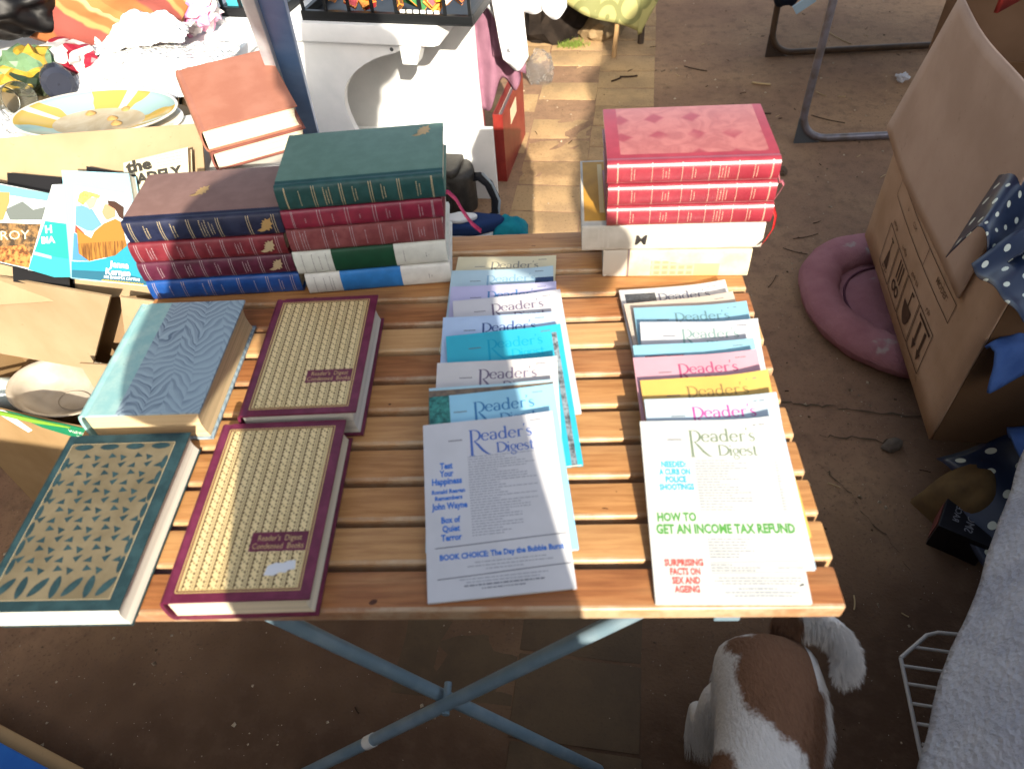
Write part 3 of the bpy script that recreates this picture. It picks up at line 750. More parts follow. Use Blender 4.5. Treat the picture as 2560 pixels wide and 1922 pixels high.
C_ = [((-.3909, .3331, -.0561), .5), ((-.3873, .2917, -.0108), 3), ((-.3806, .2509, .0091), 5), ((-.3581, .2173, .1015), 6.5), ((-.3816, .1812, .0192), 8), ((-.3594, .1456, .1031), 9),
      ((-.3798, .0991, .0239), 9.5), ((-.3792, .0592, .0552), 10), ((-.3681, .0460, .1093), 10), ((-.3718, .0069, .1017), 10)]
CG = 'overlapping magazines in the middle column'; RG = 'overlapping magazines in the right column'
CM = [('cream magazine, farthest back in the middle column', '#cfc6a4', '#7f7d76', None), ('pale blue magazine second from the back of the middle column', '#a9c3cf', '#7fa3bd', (.112, .14, .12, .168, '#1d2f50', '#27416a')),
      ('lilac magazine in the middle column', '#b3b2d4', '#4f7db0', None), ('grey magazine sticking out to the right of the middle column', '#bfbfc3', '#6a5f74', None),
      ('light blue magazine with navy title just behind the turquoise one', '#a9c0dd', '#3f5283', None), ('turquoise magazine with a dark strip along its right edge', '#2fa5bd', '#1496b4', (.124, .13, .0, .176, '#3b3e42', '#8b98a0')),
      ('off white magazine with purple grey title in front of the turquoise one', '#c3c1c0', '#6d6478', None), ('brown photo covered magazine peeping out under the off white one', '#9fc0cc', None, (.0, .136, .1, .1835, '#7b6a57', '#5c5148')),
      ('sky blue magazine with a sea green photo on its left', '#8fc4dc', '#3f79a8', (-.01, .022, .06, .19, '#174d4b', '#3f8d84')), ('pale grey magazine with blue headlines, nearest in the middle column', '#c3c4c8', '#4a68ad', None)]
R_ = [((-.1544, .2488, .0605), .5), ((-.1467, .2136, .0868), 3), ((-.1501, .1979, .0131), 5), ((-.1560, .1670, -.042), 6.5), ((-.1565, .1226, .0248), 8), ((-.1580, .1001, .0284), 9), ((-.1508, .0638, .0454), 9.5),
      ((-.1556, .0348, .0118), 10), ((-.1673, .0047, -.0109), 10)]
RM = [('white magazine with a dark photo in its corner, farthest back in the right column', '#babdc0', '#6a6e80', (.006, .045, .05, .178, '#4a4f57', '#2f353d')), ('beige edged magazine second from the back of the right column', '#b9afa2', None, None),
      ('pale blue magazine with thin grey title in the right column', '#7fb0c4', '#5c7f88', None), ('white magazine with faint title, reaching farthest right in its column', '#bcc0c4', '#7d9694', None),
      ('light blue magazine with a red and black photo strip', '#84b4c4', None, (.012, .056, .1, .171, '#9c3f48', '#2a2d3c')), ('pink magazine with rose title', '#bd929e', '#9a4a6a', None), ('yellow magazine with olive grey title', '#c9a558', '#857144', None),
      ('pale blue white magazine with magenta title', '#a9bac6', '#a8508e', None), ('white magazine with green, cyan and red headlines, nearest in the right column', '#b9bcba', '#6f7c6a', None)]
for i, ((q, th), (lab, c, t, ph)) in enumerate(zip(C_, CM)):
    e, top = magazine(lab, q, th, mag_cover_mat('cover_paper_c%d' % i, c, ph), t, photo=ph, group=CG, pages=PAPERB if i in (7,) else None, curl=random.uniform(.001, .004), z0=.0006)
    if i in (2, 4, 1):
        pass
mid = (e, top)
for i, ((q, th), (lab, c, t, ph)) in enumerate(zip(R_, RM)):
    e, top = magazine(lab, q, th, mag_cover_mat('cover_paper_r%d' % i, c, ph), t, photo=ph, group=RG, pages=PAPERB if i in (0, 1) else None, curl=random.uniform(.004, .008), z0=.0006)
rgt = (e, top)
# the nearest magazine of the middle column
e, top = mid
headline(e, top, [('Test', .0225, .1335, .0098, .0130, 'C'), ('Your', .0225, .1275-.0025, .0098, .0140, 'C'), ('Happiness', .0225, .1165, .0098, .030, 'C')], '#3f74c4')
headline(e, top, [('Ronald Reagan', .0235, .1065, .0062, .033, 'C'), ('Remembers', .0235, .0995, .0062, .027, 'C'), ('John Wayne', .0240, .0900, .0092, .035, 'C')], '#3f74c4')
headline(e, top, [('Box of', .0245, .0755, .0088, .0185, 'C'), ('Quiet', .0245, .0665, .0088, .017, 'C'), ('Terror', .0245, .0575, .0088, .020, 'C')], '#3f74c4')
headline(e, top, [('BOOK CHOICE: The Day the Bubble Burst', .0125, .0385, .0076, .117, 'L')], '#3f74c4')
mb = MB()
for k in range(31):
    y = .1435-k*.0028; fine_print(mb, .0445, random.choice((.075, .082, .094, .103, .112)), y, top)
    if k % 2: fine_print(mb, .128, .133, y-.012, top, .0008)
for y, a, b in ((.0330, .045, .112), (.0296, .038, .118), (.0262, .055, .09), (.0178, .03, .112), (.0148, .036, .104)): fine_print(mb, a, b, y, top)
tag(mb.obj('small_print', ink('#9da0a8'), COVER[e.name], recalc=False), kind='stuff')
mb = MB(); fine_print(mb, .034, .108, .0115, top, .0014); fine_print(mb, .05, .092, .0082, top); tag(mb.obj('footer_print', ink('#72757e'), COVER[e.name], recalc=False), kind='stuff')
mb = MB(); rule(mb, .0085, .0505, .134, .0535, .0009, top); rule(mb, .0095, .0205, .1345, .0240, .0009, top); tag(mb.obj('rule', ink('#6d7078'), COVER[e.name], recalc=False), kind='stuff')
# the nearest magazine of the right column
e, top = rgt
headline(e, top, [('NEEDED:', .0295, .1345, .0088, .0245, 'C'), ('A CURB ON', .0295, .1262, .0088, .030, 'C'), ('POLICE', .0300, .1180, .0088, .020, 'C'), ('SHOOTINGS', .0300, .1098, .0088, .033, 'C')], '#2f9fc0')
headline(e, top, [('HOW TO', .0085, .0778, .0118, .0365, 'L'), ('GET AN INCOME TAX REFUND', .0065, .0655, .0128, .1275, 'L')], '#4d8a40')
headline(e, top, [('SURPRISING', .0285, .0345, .0086, .0350, 'C'), ('FACTS ON', .0290, .0262, .0086, .0270, 'C'), ('SEX AND', .0290, .0180, .0086, .0250, 'C'), ('AGEING', .0290, .0100, .0086, .0225, 'C')], '#b8463f')
mb = MB()
for k in range(19): fine_print(mb, .050, random.choice((.074, .082, .09, .1)), .1405-k*.0029, top); fine_print(mb, .127, .1305, .1405-k*.0029, top)
for k in range(7): fine_print(mb, .053, random.choice((.08, .088, .094)), .0592-k*.0029, top)
for y, a, b in ((.0345, .0525, .072), (.0318, .0525, .098), (.0292, .0525, .092), (.0318, .112, .135), (.0225, .058, .132), (.0198, .054, .13), (.0172, .06, .125)): fine_print(mb, a, b, y, top)
tag(mb.obj('small_print', ink('#8e9298'), COVER[e.name], recalc=False), kind='stuff')
mb = MB(); fine_print(mb, .074, .108, .0125, top, .0013); fine_print(mb, .062, .126, .0092, top, .0013); fine_print(mb, .07, .12, .0062, top, .0013); tag(mb.obj('footer_print', ink('#8f949c'), COVER[e.name], recalc=False), kind='stuff')
mb = MB(); rule(mb, .0525, .0372, .135, .0388, .0005, top); rule(mb, .0525, .0272, .136, .0288, .0005, top); tag(mb.obj('rule', ink('#9aa0a4'), COVER[e.name], recalc=False), kind='stuff')
mb = MB(); mb.add([top(.1275, .0155), top(.1325, .0168), top(.1312, .0182), top(.128, .0165)], [(0, 1, 2, 3)]); tag(mb.obj('scuff', ink('#3a3a3a'), COVER[e.name], recalc=False), kind='stuff')
# ------------------------------------------------------------------ cardboard
def card_mat(name, c1, c2, flute=260):
    m = Mat(name, .85, .12); x, y, z = m.xyz(); n = m.noise(5, 4, .6); f = m.noise(90, 3, .6)
    c = m.mix(n.smooth(.3, .7), c1, c2); c = m.mix(f.smooth(.62, .8)*.25, c, '#6b4f35'); c = m.mix(m.noise(11, 4, .65).smooth(.66, .76)*.5, c, '#5e4a35')
    m.base(c); m.bump(m.noise(1.0, 1, .5, m.comb(x*flute, y*6, z*6))*.5+n*.5, .18, .002); return m.mat
CARD = card_mat('cardboard', '#a08663', '#8d7350'); CARDP = card_mat('cardboard_pale', '#a08d72', '#927d61'); CARDI = card_mat('cardboard_inside', '#8d7458', '#7c6549')
WHITE = cloth('white_paint', '#e6e7e7', '#dadddd', 9, .5, .35, .08)
def at(root, o):
    """keep a part built in world coordinates where it is under its thing"""
    bpy.context.view_layer.update(); o.matrix_parent_inverse = root.matrix_world.inverted(); return o
def quad(mb, a, b, c, d, t, nu=1, nv=1, bow=0.0, mi=0):
    """a sheet of thickness T over four corners, bowed by BOW along its normal"""
    a, b, c, d = map(Vector, (a, b, c, d)); n = (b-a).cross(d-a).normalized()
    f = lambda s, q, k: (a.lerp(b, s)).lerp(d.lerp(c, s), q) + n*(bow*math.sin(math.pi*s)*math.sin(math.pi*q) + k)
    o = len(mb.v)
    for k in (-t/2, t/2):
        mb.grid(lambda s, q: f(s, q, k), nu, nv, mi)
    N = (nu+1)*(nv+1); idx = [i for i in range(nu+1)]+[j*(nu+1)+nu for j in range(1, nv+1)]+[nv*(nu+1)+i for i in range(nu-1, -1, -1)]+[j*(nu+1) for j in range(nv-1, 0, -1)]
    for i in range(len(idx)):
        A, B = o+idx[i], o+idx[(i+1) % len(idx)]; mb.f.append((A, B, N+B, N+A)); mb.m.append(mi)

# box with the platters on it
bx = thing('cardboard_box', 'sagging brown cardboard box with two painted platters on top', 'box', (-.897, .818, GZ), R(-15.6))
mb = MB(); Wb, Db, Hb = .62, .44, .675
topf = lambda s, t: (-.30*t*(1-s) - s*Wb, t*Db, Hb - .012*math.sin(math.pi*min(1, s*1.1))*math.sin(math.pi*t) + .004*nz(s*3, t*3, 5) - (.01 if t < .02 else 0))
mb.grid(topf, 16, 14); mb.obj('lid', CARDP, bx, smooth=40, solid=.004)
mb = MB(); H2 = Hb-.012
mb.box((-Wb+.004, .004, 0), (-.004, .008, H2)); mb.box((-Wb+.004, Db-.008, 0), (-.30, Db-.004, H2)); mb.box((-Wb, .004, 0), (-Wb+.004, Db-.004, H2)); quad(mb, (-.002, .004, 0), (-.002, .004, H2), (-.29, Db-.006, H2), (-.29, Db-.006, 0), .004); mb.obj('wall', CARD, bx)
mb = MB(); quad(mb, (-.035, .012, Hb-.004), (.035, .045, Hb-.075), (-.04, .27, Hb-.05), (-.185, .245, Hb+.006), .003, 6, 8, .012)
quad(mb, (.03, .05, Hb-.09), (.075, .10, Hb-.13), (.0, .30, Hb-.09), (-.035, .28, Hb-.06), .003, 4, 6, -.01); mb.obj('torn_flap', CARDP, bx, smooth=50)
# platters
def platter_mat():
    m = Mat('painted_glaze', .14, .5); x, y, z = m.xyz()
    wob = m.noise(9, 2); a = m.math('ARCTAN2', y*1.7, x)/6.2832 + .5; k = (a*4+wob*.6).frac()
    pat = m.mix(k.gt(.52), '#a8924e', '#8aa6a8'); pat = m.mix(((a*4+.2).frac()).lt(.1), pat, '#b9bdb0')
    r = m.math('SQRT', x*x*1.0 + y*y*2.9)
    c = m.mix(r.gt(.090), m.mix(m.noise(16, 3, .6, None, 1.2).smooth(.3, .7), '#9a8f78', '#aaa391'), pat); c = m.mix(r.gt(.1555), c, '#d0cec4')
    m.base(c); return m.mat
GL = platter_mat(); GLW = plain('white_glaze', '#e2e0d8', .15, .5)
for i, (dz, lab, mat) in enumerate(((-.004, 'lower white platter under the painted one', GLW), (.0165, 'oval platter painted with yellow and turquoise patches, on top of another platter', GL))):
    p = thing('platter', lab, 'platter', (-1.098-.004*i, .990+.004*i, -.0275+dz), R(-3)); mb = MB()
    k = .6
    mb.lathe([(.001, .008), (.07, .008), (.095, .012), (.12, .019), (.145, .026), (.158, .031), (.161, .030), (.160, .028), (.142, .020), (.115, .011), (.09, .003), (.07, .0), (.001, .0)], 48, 1, k)
    mb.obj('plate', mat, p, smooth=60)
mb = MB()
for k in range(5): mb.lathe([(.0005, .006), (.006, .004), (.010, .0015), (.011, 0), (.001, 0)], 10, 1, .8, (.03*math.cos(k*2.2)+.07-.02*k, .03*math.sin(k*1.7)+.02))
o = mb.obj('crumbs', plain('dried_food', '#9a7a4a', .8), p, smooth=50); o.location = (.0, .0, .0092)

# box under the paperbacks: sloping lid, hanging flap, opened side
PO, PU, PV, PN = (-1.02, .6037, -.0851), (.9985, .0541, 0), (-.0382, .7061, .7071), (.0382, -.7061, .7071)
def onp(u, v, n): return tuple(PO[i]+u*PU[i]+v*PV[i]+n*PN[i] for i in range(3))
bb = thing('cardboard_box', 'open cardboard box with pale hanging flaps under the paperbacks', 'box', (-1.1, .66, GZ))
mb = MB(); quad(mb, onp(-.33, -.015, -.064), onp(.20, -.015, -.064), onp(.20, .265, -.064), onp(-.33, .265, -.064), .004, 4, 4, .002); at(bb, mb.obj('lid', CARDP, bb))
mb = MB(); quad(mb, (-1.36, .704, -.098), (-.966, .600, -.106), (-1.10, .622, -.292), (-1.47, .725, -.305), .0045, 6, 6, .008); at(bb, mb.obj('front_flap', CARDP, bb, smooth=50))
mb = MB(); quad(mb, (-.955, .606, -.112), (-.875, .600, -.125), (-.955, .585, -.235), (-.985, .590, -.215), .004, 4, 4, -.006); at(bb, mb.obj('side_flap', CARDP, bb, smooth=50))
mb = MB(); mb.prism([(-1.45, .78), (-.86, .64), (-.84, .78), (-1.4, .84)], GZ+.002, -.14); at(bb, mb.obj('wall', CARDI, bb))
mb = MB(); quad(mb, (-1.075, .58, -.235), (-.93, .545, -.215), (-.96, .53, -.33), (-1.06, .555, -.34), .004, 3, 3, .004); at(bb, mb.obj('lower_flap', CARDP, bb, smooth=50))

# low tray box with a dish, green label upside down
tr = thing('cardboard_box', 'low cardboard tray box with a green label printed upside down, at the left edge', 'box', (-1.08, .5, GZ), R(-15.5))
mb = MB(); mb.box((-.34, 0, 0), (.16, .004, .385)); mb.box((-.34, .24, 0), (.16, .244, .385)); mb.box((.156, .004, 0), (.16, .24, .385)); mb.box((-.34, .004, 0), (-.336, .24, .385)); mb.obj('wall', CARD, tr)
mb = MB(); mb.box((-.334, .006, .02), (.154, .238, .30)); mb.obj('filling', CARDI, tr)
mb = MB(); mb.prism([(-.165, .386), (.03, .386), (.03, .352), (-.02, .348), (-.10, .358)], -.0012, -.0002); mb.v = [(x, z, y) for x, y, z in mb.v]; gl_ = mb.obj('green_label', plain('label_green', '#1f7a55', .5), tr)
mb = MB(); letter(mb, 'PEOPLE', 0.015, .359, .0115, rot=math.pi, bold=.02); letter(mb, 'SOUTH', 0.005, .3735, .0115, rot=math.pi, bold=.02); mb.v = [(x, -.0018, y) for x, y, z in mb.v]; mb.obj('lettering', plain('label_print', '#cfe0d2', .6), gl_, recalc=False)
mb = MB(); mb.prism([(-.205, .386), (-.165, .386), (-.135, .340), (-.150, .330)], -.0016, -.0004); mb.v = [(x, z, y) for x, y, z in mb.v]; mb.obj('paper_sticker', plain('paper_white', '#dadada', .7), tr)
dish = thing('dish', 'off white oval enamel dish lying in the low tray box', 'dish', (-1.165, .612, -.372), R(-12), rot=(R(6), 0, R(-12)))
mb = MB(); mb.lathe([(.001, .006), (.05, .006), (.075, .014), (.092, .040), (.100, .052), (.110, .0555), (.113, .054), (.108, .050), (.098, .042), (.080, .008), (.055, 0), (.001, 0)], 44, 1.0, .62); mb.obj('bowl', cloth('enamel', '#a8a094', '#968c7c', 14, .25, .5, 0), dish, smooth=60)
mb = MB(); mb.lathe([(.0335, .007), (.0345, .0085), (.0355, .007)], 36, 1, .62); mb.obj('foot_ring', plain('grime', '#9a8f80', .6), dish, smooth=60)
mb = MB(); mb.lathe([(.001, 0), (.028, 0), (.031, .004), (.031, .05), (.024, .066), (.014, .07), (.001, .07)], 22); o = mb.obj('plastic_tub', plain('tub_plastic', '#c3d2d0', .3, .4), smooth=50); o.location = (-1.285, .64, -.392); o.rotation_euler = (R(18), R(-28), 0)
tag(o, 'small pale plastic tub behind the enamel dish', 'tub')
mb = MB(); mb.tube([(-1.36, .56, -.286), (-1.24, .527, -.298), (-1.16, .508, -.304), (-1.09, .492, -.305)], [.0035, .004, .004, .0015], 8)
tag(mb.obj('reed', plain('green_reed', '#6f9a35', .45), smooth=50), 'long green reed lying across the rim of the tray box', 'reed')

# paperbacks and film cases leaning on the sloping lid
def slab_thing(name, label, cat, poly, n0, n1, cover, pages=None, ct=.0008, group=None, spine=True):
    e = frame_thing(name, label, cat, PO, PU, PV, PN, group)
    mb = MB(); mb.prism(poly, n1-ct, n1); mb.prism(poly, n0, n0+ct)
    if spine:
        a, b = Vector(poly[0]), Vector(poly[3]); d = (Vector(poly[1])-a).normalized()*ct
        mb.prism([tuple(a), tuple(a+d), tuple(b+d), tuple(b)], n0+ct, n1-ct)
    mb.obj('cover', cover, e)
    c = sum((Vector(p) for p in poly), Vector((0, 0)))/4
    if pages:
        mb = MB(); P = [Vector(p)+(c-Vector(p)).normalized()*.0022 for p in poly]
        mb.prism([tuple(p) for p in P], n0+ct, n1-ct); mb.obj('page_block', pages, e)
    return e
def art(e, n, polys):
    """flat printed shapes: (name, colour or material, points in 0.1 mm)"""
    for i, (nm, c, P) in enumerate(polys):
        mb = MB(); mb.flat([(x*1e-4, y*1e-4) for x, y in P], n+.00025+.00012*i)
        mb.obj(nm, c if not isinstance(c, str) else ink(c), e, recalc=False)
BLK = plain('black_plastic', '#17171a', .35, .4)
for lab, P, n1 in (('black film case edge showing above the film case with a battle picture', [(-.13, .02), (-.035, .0), (-.035, .187), (-.125, .2015)], -.046), ('black film case edge showing above the blue romance paperback', [(.0, .02), (.085, .01), (.085, .183), (.0095, .2025)], -.046)):
    slab_thing('film_case', lab, 'case', P, n1-.014, n1, BLK, spine=False)
e = slab_thing('film_case', 'film case with a battle picture and the letters TROY, left of the paperbacks', 'case', [(-.150, .052), (-.086, .032), (-.0405, .159), (-.175, .195)], -.0445, -.031, BLK, spine=False)
tri_sky = Mat('misty_print', .3, .45); tri_sky.xyz(); tri_sky.base(tri_sky.mix(tri_sky.noise(40, 3).smooth(.35, .65), '#cfd8d8', '#8d9a98')); tri_sky = tri_sky.mat
brown_pr = Mat('battle_print', .3, .45); brown_pr.xyz(); brown_pr.base(brown_pr.mix(brown_pr.noise(90, 4, .7).smooth(.4, .62), '#3f352b', '#8a6a44')); brown_pr = brown_pr.mat
orange_pr = Mat('fire_print', .3, .45); orange_pr.xyz(); orange_pr.base(orange_pr.mix(orange_pr.noise(140, 3, .7).smooth(.4, .6), '#5a3b24', '#c07a44')); orange_pr = orange_pr.mat
art(e, -.031, [('picture', tri_sky, [(-1490, 540), (-870, 345), (-430, 1570), (-1730, 1920)]), ('picture_band', '#5f8f93', [(-1720, 1900), (-1700, 1720), (-480, 1450), (-430, 1570)]), ('picture_ships', '#5b6260', [(-1226, 1371), (-927, 1476), (-760, 1330), (-533, 1369), (-615, 1154), (-1161, 1192)]),
               ('picture_face', '#a57b4a', [(-1600, 1690), (-1130, 1640), (-1140, 1500), (-1274, 1200), (-1560, 1180)]), ('picture_land', brown_pr, [(-1560, 1180), (-790, 1100), (-600, 1085), (-843, 568), (-1500, 760)]), ('picture_fire', orange_pr, [(-1500, 760), (-956, 766), (-858, 585), (-900, 380), (-1480, 545)])])
mb = MB(); letter(mb, 'TROY', -.150, .088, .021, z=-.0298, rot=R(-2), width=.065); mb.obj('lettering', ink('#cfc4a0'), e, recalc=False)
e = slab_thing('paperback', 'thick turquoise paperback half hidden behind the blue romance paperback', 'book', [(-.0805, .032), (.02, .008), (.045, .165), (-.0295, .1665)], -.0295, -.0125, plain('print_aqua_white', '#b5c0bc', .35, .4), PAGEW)
art(e, -.0125, [('cover_print', '#1f8d84', [(-800, 330), (-380, 175), (0, 150), (0, 1000), (-455, 1090)]), ('cover_sea', '#2f98a4', [(-800, 330), (-380, 175), (0, 150), (0, 420), (-690, 580)]), ('cover_city', '#8fc0bf', [(-690, 560), (-400, 470), (-400, 520), (-670, 610)])])
mb = MB(); letter(mb, 'H', -.047, .0895, .017, z=-.0118, bold=.03); letter(mb, 'BIA', -.0545, .073, .015, z=-.0118, bold=.03); mb.obj('lettering', ink('#dcebd8'), e, recalc=False)
e = slab_thing('paperback', 'cream paperback titled in heavy black letters, partly behind the taupe topped book', 'book', [(.074, .05), (.182, .05), (.189, .2165), (.0805, .1985)], -.044, -.030, plain('print_cream', '#b5ad95', .4, .35), PAGEO)
mb = MB(); letter(mb, 'the', .085, .1815, .025, z=-.0296, rot=R(7), bold=.05, width=.0435); letter(mb, 'GADFLY', .0845, .1605, .0225, z=-.0296, rot=R(7), bold=.05, width=.094); mb.obj('lettering', ink('#2c2a26'), e, recalc=False)
mb = MB()
for k in range(4): fine_print(mb, .135, .178, .203-.0052*k, lambda X, Y, d=0: (X, Y + (X-.13)*.12, -.0296), .0014)
mb.obj('small_print', ink('#a59c84'), e, recalc=False)
art(e, -.030, [('cover_picture', '#4d473d', [(760, 1355), (951, 1423), (1200, 1400), (1250, 900), (750, 950)]), ('cover_tint', '#b9c4a8', [(785, 1560), (1820, 1700), (1810, 1560), (1200, 1400), (951, 1423), (765, 1360)])])
e = slab_thing('paperback', 'light blue romance paperback picturing a couple, leaning left of the stacks', 'book', [(-.0037, .012), (.1196, -.008), (.104, .172), (-.004, .1847)], -.0215, 0.0, plain('print_light_blue', '#7fa9b8', .35, .4), PAGEW)
hair_pr = Mat('hair_print', .4, .3); hair_pr.xyz(); hair_pr.base(hair_pr.mix(hair_pr.noise(180, 2, .5, None, 2).smooth(.35, .65), '#a87d40', '#b8985e')); hair_pr = hair_pr.mat
tan_pr = Mat('jacket_print', .4, .3); px_, py_, pz_ = tan_pr.xyz(); tan_pr.base(tan_pr.mix(tan_pr.noise(1.0, 2, .6, tan_pr.comb(px_*420, py_*30, 0.0)).smooth(.4, .65)*py_.lt(.066), '#8f652c', '#5c3a1a')); tan_pr = tan_pr.mat
art(e, 0, [('cover_picture', '#b4c4cc', [(150, 1580), (936, 1400), (1010, 1500), (1180, -60), (0, 127)]), ('cover_title_band', '#1f7f95', [(-20, 130), (1196, -78), (1110, 560), (890, 620), (559, 400), (289, 365), (0, 385)]), ('cover_dark_band', '#20566b', [(-20, 130), (1196, -78), (1190, 20), (700, 170), (0, 250)]),
           ('printed_jeans', '#3f74a8', [(80, 846), (168, 778), (145, 502), (291, 369), (19, 403)]), ('printed_sash', '#a83a2c', [(113, 967), (250, 819), (214, 760), (95, 845)]), ('printed_dress', '#5580a8', [(146, 1258), (241, 1266), (407, 1193), (515, 986), (542, 937), (377, 841), (285, 863), (113, 967)]),
           ('printed_jacket', tan_pr, [(416, 838), (575, 951), (768, 1014), (872, 945), (910, 650), (920, 572), (720, 432), (291, 369), (129, 503), (132, 904), (249, 804), (353, 735)]), ('printed_face', '#a87c5e', [(616, 1255), (694, 1250), (781, 1167), (771, 1045), (632, 1000), (590, 1060), (559, 1136)]), ('printed_dark_hair', '#3a261d', [(668, 1313), (791, 1289), (923, 1188), (899, 989), (833, 1040), (781, 1167), (677, 1236)]),
           ('printed_woman_face', '#b8947a', [(329, 1383), (516, 1370), (478, 1296), (441, 1222), (364, 1190), (308, 1323)]), ('printed_blond_hair', hair_pr, [(183, 1332), (225, 1452), (306, 1492), (490, 1433), (565, 1397), (530, 1354), (423, 1392), (324, 1322), (272, 1264), (198, 1316)])])
mb = MB(); letter(mb, 'Jenna', .063, .0255, .0138, z=.0022, rot=R(-9), bold=.03); letter(mb, 'Kernan', .054, .0145, .0138, z=.0022, rot=R(-9), bold=.03); letter(mb, 'HIS DAKOTA CAPTIVE', .0515, .0085, .0058, z=.0022, rot=R(-9), bold=.015, width=.058)
mb.obj('lettering', ink('#e9eef0'), e, recalc=False)
mb = MB()
for k in range(16):
    x = .047+.0042*k; y = .0052-.0118*(k/16)*1.0; mb.flat([(x, y), (x+.0035, y-.0018), (x+.0045, y+.001), (x+.002, y+.0012)], .0022)
mb.obj('gilt_ornament', ink('#c9973a'), e, recalc=False)

# terracotta books behind the left stack on a white carton
ct = thing('carton', 'white carton with a blue corner under the terracotta books', 'box', (-.905, .775, GZ), R(14))
mb = MB(); mb.box((0, 0, 0), (.225, .25, .690)); mb.obj('carton_body', plain('white_card', '#d6d4cc', .6), ct, bevel=.003)
mb = MB(); mb.box((-.0012, -.0012, .62), (.09, -.0002, .665)); mb.obj('blue_print', ink('#2f6fb0'), ct)
TC = cloth('terracotta_cloth', '#93604e', '#9d6b59', 22, .5, .35); TC2 = cloth('faded_terracotta_cloth', '#84544a', '#774840', 22, .5)
a, tl = R(27.4), R(9); U = Vector((math.cos(a), math.sin(a), 0)); F = Vector((-math.sin(a), math.cos(a), 0)); V = math.cos(tl)*F+math.sin(tl)*Vector((0, 0, 1)); N = U.cross(V)
o = Vector((-.799, .766, .0845))
for lab, dz, T, mat, du, dv in (('terracotta book underneath the other terracotta book', .041+.036, .0355, TC2, .004, -.003), ('large terracotta cloth book lying on top of its darker companion', .0405, .040, TC, 0, 0)):
    b = frame_thing('book', lab, 'book', o-N*dz+U*du+V*dv, U, V, N); book(b, .186, .157, T, mat, PAGE, spine='left', rounded=.005)

# ------------------------------------------------------------------ white painted bench behind
bn = thing('white_bench', 'white painted wooden bench with an arched cut out in its end panel', 'bench', (-.50, 1.42, 0), R(-13.3))
mb = MB(); mb.prism([(-1.05, 0), (-.012, 0), (0, .012), (0, .34), (-1.05, .34)], -.0665, -.0225); mb.obj('seat_board', WHITE, bn, bevel=.004, smooth=40)
mb = MB(); arch = [(-.105, -.069), (-.107, -.086), (-.125, -.095), (-.148, -.099), (-.178, -.110), (-.205, -.123), (-.230, -.139), (-.25, -.156), (-.265, -.173), (-.277, -.192), (-.283, -.212), (-.286, -.235), (-.284, -.26), (-.277, -.29), (-.262, -.33), (-.24, -.38), (-.22, -.46), (-.21, -.55), (-.205, -.69)]
mb.prism([(-1.03, -.069), (-1.03, -.69)] + [p for p in reversed(arch)], .022, .040); mb.v = [(x, z, y) for x, y, z in mb.v]; mb.obj('end_panel', WHITE, bn)
mb = MB(); mb.add([(-.100, .004, -.0685), (-.045, .004, -.0685), (-.062, .004, -.112), (-.098, .004, -.112), (-.100, .045, -.0685), (-.045, .045, -.0685), (-.062, .045, -.112), (-.098, .045, -.112)], [(0, 1, 2, 3), (4, 7, 6, 5), (0, 4, 5, 1), (1, 5, 6, 2), (2, 6, 7, 3), (3, 7, 4, 0)]); mb.obj('corner_block', WHITE, bn, bevel=.002)
mb = MB(); mb.box((-1.03, .372, -.69), (-.036, .388, -.0685)); mb.obj('back_panel', WHITE, bn)
mb = MB(); mb.lathe([(.0001, .0008), (.0045, .0008), (.005, 0), (.0001, 0)], 12); o = mb.obj('screw', plain('dark_screw', '#4a4f52', .5), bn); o.rotation_euler = (R(90), 0, 0); o.location = (-.128, .0216, -.085)
wb = thing('white_board', 'white board standing on the ground below the bench, behind the camera bag', 'board', (-.419, 1.775, GZ), R(-6))
mb = MB(); mb.box((-.52, 0, 0), (0, .016, .245)); mb.obj('panel', WHITE, wb, bevel=.002)
# blue plank
pk = thing('painted_plank', 'long blue plank with white edge leaning in front of the bench', 'plank')
def plank(name, a, b, w_, t_, mat):
    a, b = Vector(a), Vector(b); d = (b-a); b2 = a + d*2.2; a2 = a - d*1.25
    if a2.z < GZ+.005: a2 = a - d*((a.z-GZ-.005)/d.z)
    side = Vector((1, -.1, 0)); side = (side - d.normalized()*side.dot(d.normalized())).normalized(); nn = side.cross(d.normalized())
    mb = MB(); mb.obox((a2+b2)/2, side*w_/2, (b2-a2)/2, nn*t_/2); return mb.obj(name, mat, pk, bevel=.002)
plank('blue_face', (-.795, 1.25, -.186), (-.656, .85, .241), .040, .016, cloth('blue_paint', '#557cb2', '#6488bb', 20, .4, .45, .1))
plank('white_edge', (-.822, 1.243, -.190), (-.685, .845, .241), .020, .030, cloth('white_enamel', '#c9cfd6', '#b4bcc8', 20, .4, .4, .05))

